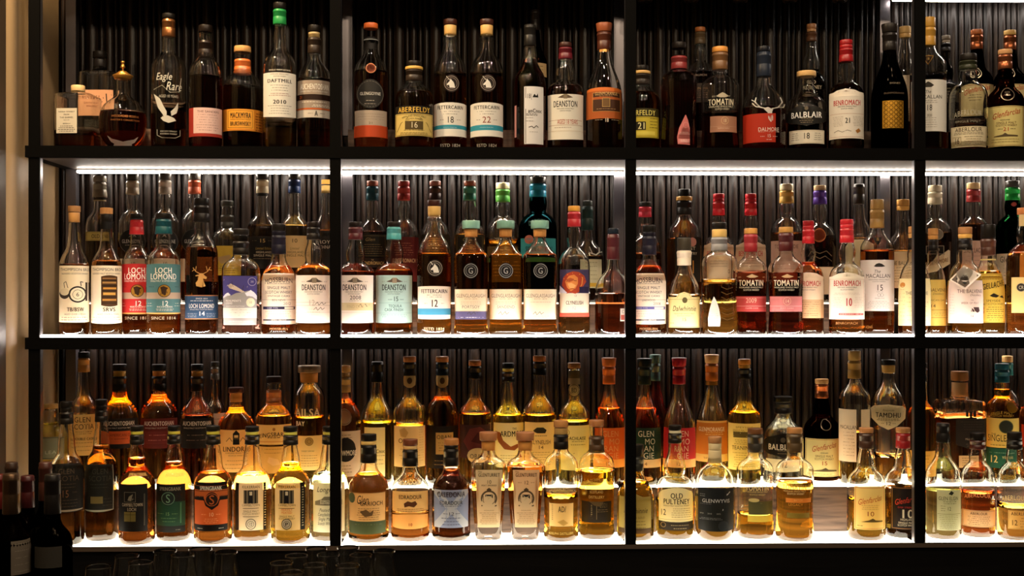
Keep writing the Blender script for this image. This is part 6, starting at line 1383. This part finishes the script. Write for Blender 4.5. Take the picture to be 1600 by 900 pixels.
g(1565.5, 568, 50, 'std', 'd8a038', 610, ['1f5c6a', '245f6c'], [['label', R(-28, 654, 29, 700, 'e8d474', 0, 0), E(6, 667, 10.5, '33382c', 10), O(6, 667, 10.5, 9.4, '6a6c3c'), T('THE', 679, 8, 3, '2a2414', -12), T('SINGLETON', 685, 50, 10, '2a2414', 2), M(696, 696, 20, '6a5a2c', 1, 0, 1)], ['lower_label', R(-28, 701, 29, 732, '1f5a4a'), T('12', 718, 14, 11, 'ecd890', -12, 'b'), T('YEARS', 715, 16, 4, 'ecd890', 8), M(708, 708, 18, '8ab098', 1)], ['lettering_raised', T('SINGLE MALT', 645, 34, 4, 'c8a848', 0, 'a'), T('SCOTCH WHISKY', 650, 38, 3.4, 'c8a848')], ['gold_seal', E(16, 637, 8, 'mc8942c', 8.5)]],
  'back bottle with dark teal capsule, gold seal and green 12 band, bottom shelf')
g(1574, 556, 38, 'std', 'a87028', 640, ['2f7a7c', 'e0b878'], [], 'back bottle with pale stopper and turquoise neck behind the dark teal capped one, bottom shelf', y=.245)
g(1622, 575, 56, 'std', 'dc6a28', 640, ['6a3020', 'a8703c'], [['label', R(-24, 665, 24, 700, 'a83c24'), M(672, 692, 15, 'e8b070', 4)]], 'orange back bottle mostly cut by the right edge, bottom shelf')
def extras():
    wl = lambda x0, y0, x1, y1, c='6a6054': ['label', R(x0, y0, x1, y1, c), M(y0 + 5, y1 - 5, (x1 - x0) / 2 - 5, '8a8272', 5, (x0 + x1) / 2)]
    wine(17, 740, 60, -.47, 'wine bottle with tan screw cap nearest the left edge', 'm4a3828', wl(0, 847, 32, 900))
    wine(82, 741, 60, -.455, 'wine bottle with black capsule and pale grey label, front right of the wine bottles', '14110f', ['label', R(-26, 855, 14, 888, '38352f'), M(860, 884, 18, '3a3630', 6, -6)], lx=0)
    wine(18, 722, 48, -.375, 'wine bottle with brown capsule behind the tan capped one at the left edge', '2a1c14')
    wine(71, 722, 48, -.345, 'wine bottle with reddish brown capsule behind the black capsuled one', '3a1c14')
    wine(43, 743, 50, -.23, 'wine bottle with dark red capsule in the rear row of wine bottles', '300a0c')
    wine(-2, 741, 52, -.30, 'wine bottle with bright red capsule cut by the left edge', '4a100c')
    rows = [(154, 882.5, 38, 'tasting glass furthest left, nearest the wine bottles'),
            (198, 866, 36, 'glass second from left, just right of and behind the first'),
            (220, 876, 37, 'glass in front of and between the second and fourth from left'),
            (258, 858, 35, 'rear glass left of centre under the black and green labelled bottle'),
            (285, 865, 36, 'glass in front of the rear pair under the orange labelled bottle'),
            (313, 855, 35, 'rear glass under the orange and black labelled bottle'),
            (353, 860, 35, 'last glass on the right of the left hand cluster'),
            (440, 877, 36, 'glass furthest left in the middle cluster'),
            (456, 891, 37, 'glass nearest the camera in the middle cluster'),
            (463, 866, 35, 'glass in second row of the middle cluster, left side'),
            (494, 854.5, 33, 'rear glass directly left of the black post foot'),
            (492, 880, 36, 'glass in front row of the middle cluster, under the left rear rim'),
            (513, 864, 35, 'glass in the middle cluster straight in front of the black post foot'),
            (544, 853, 33.5, 'rear glass directly right of the black post foot'),
            (543, 881, 37, 'right hand glass of the front row in the middle cluster'),
            (564, 865, 35, 'second from right glass in the middle cluster'),
            (600, 858, 34, 'tasting glass furthest right of all')]
    for x, t, w, l in rows:
        glencairn(x, t + 2, w, l)


main()
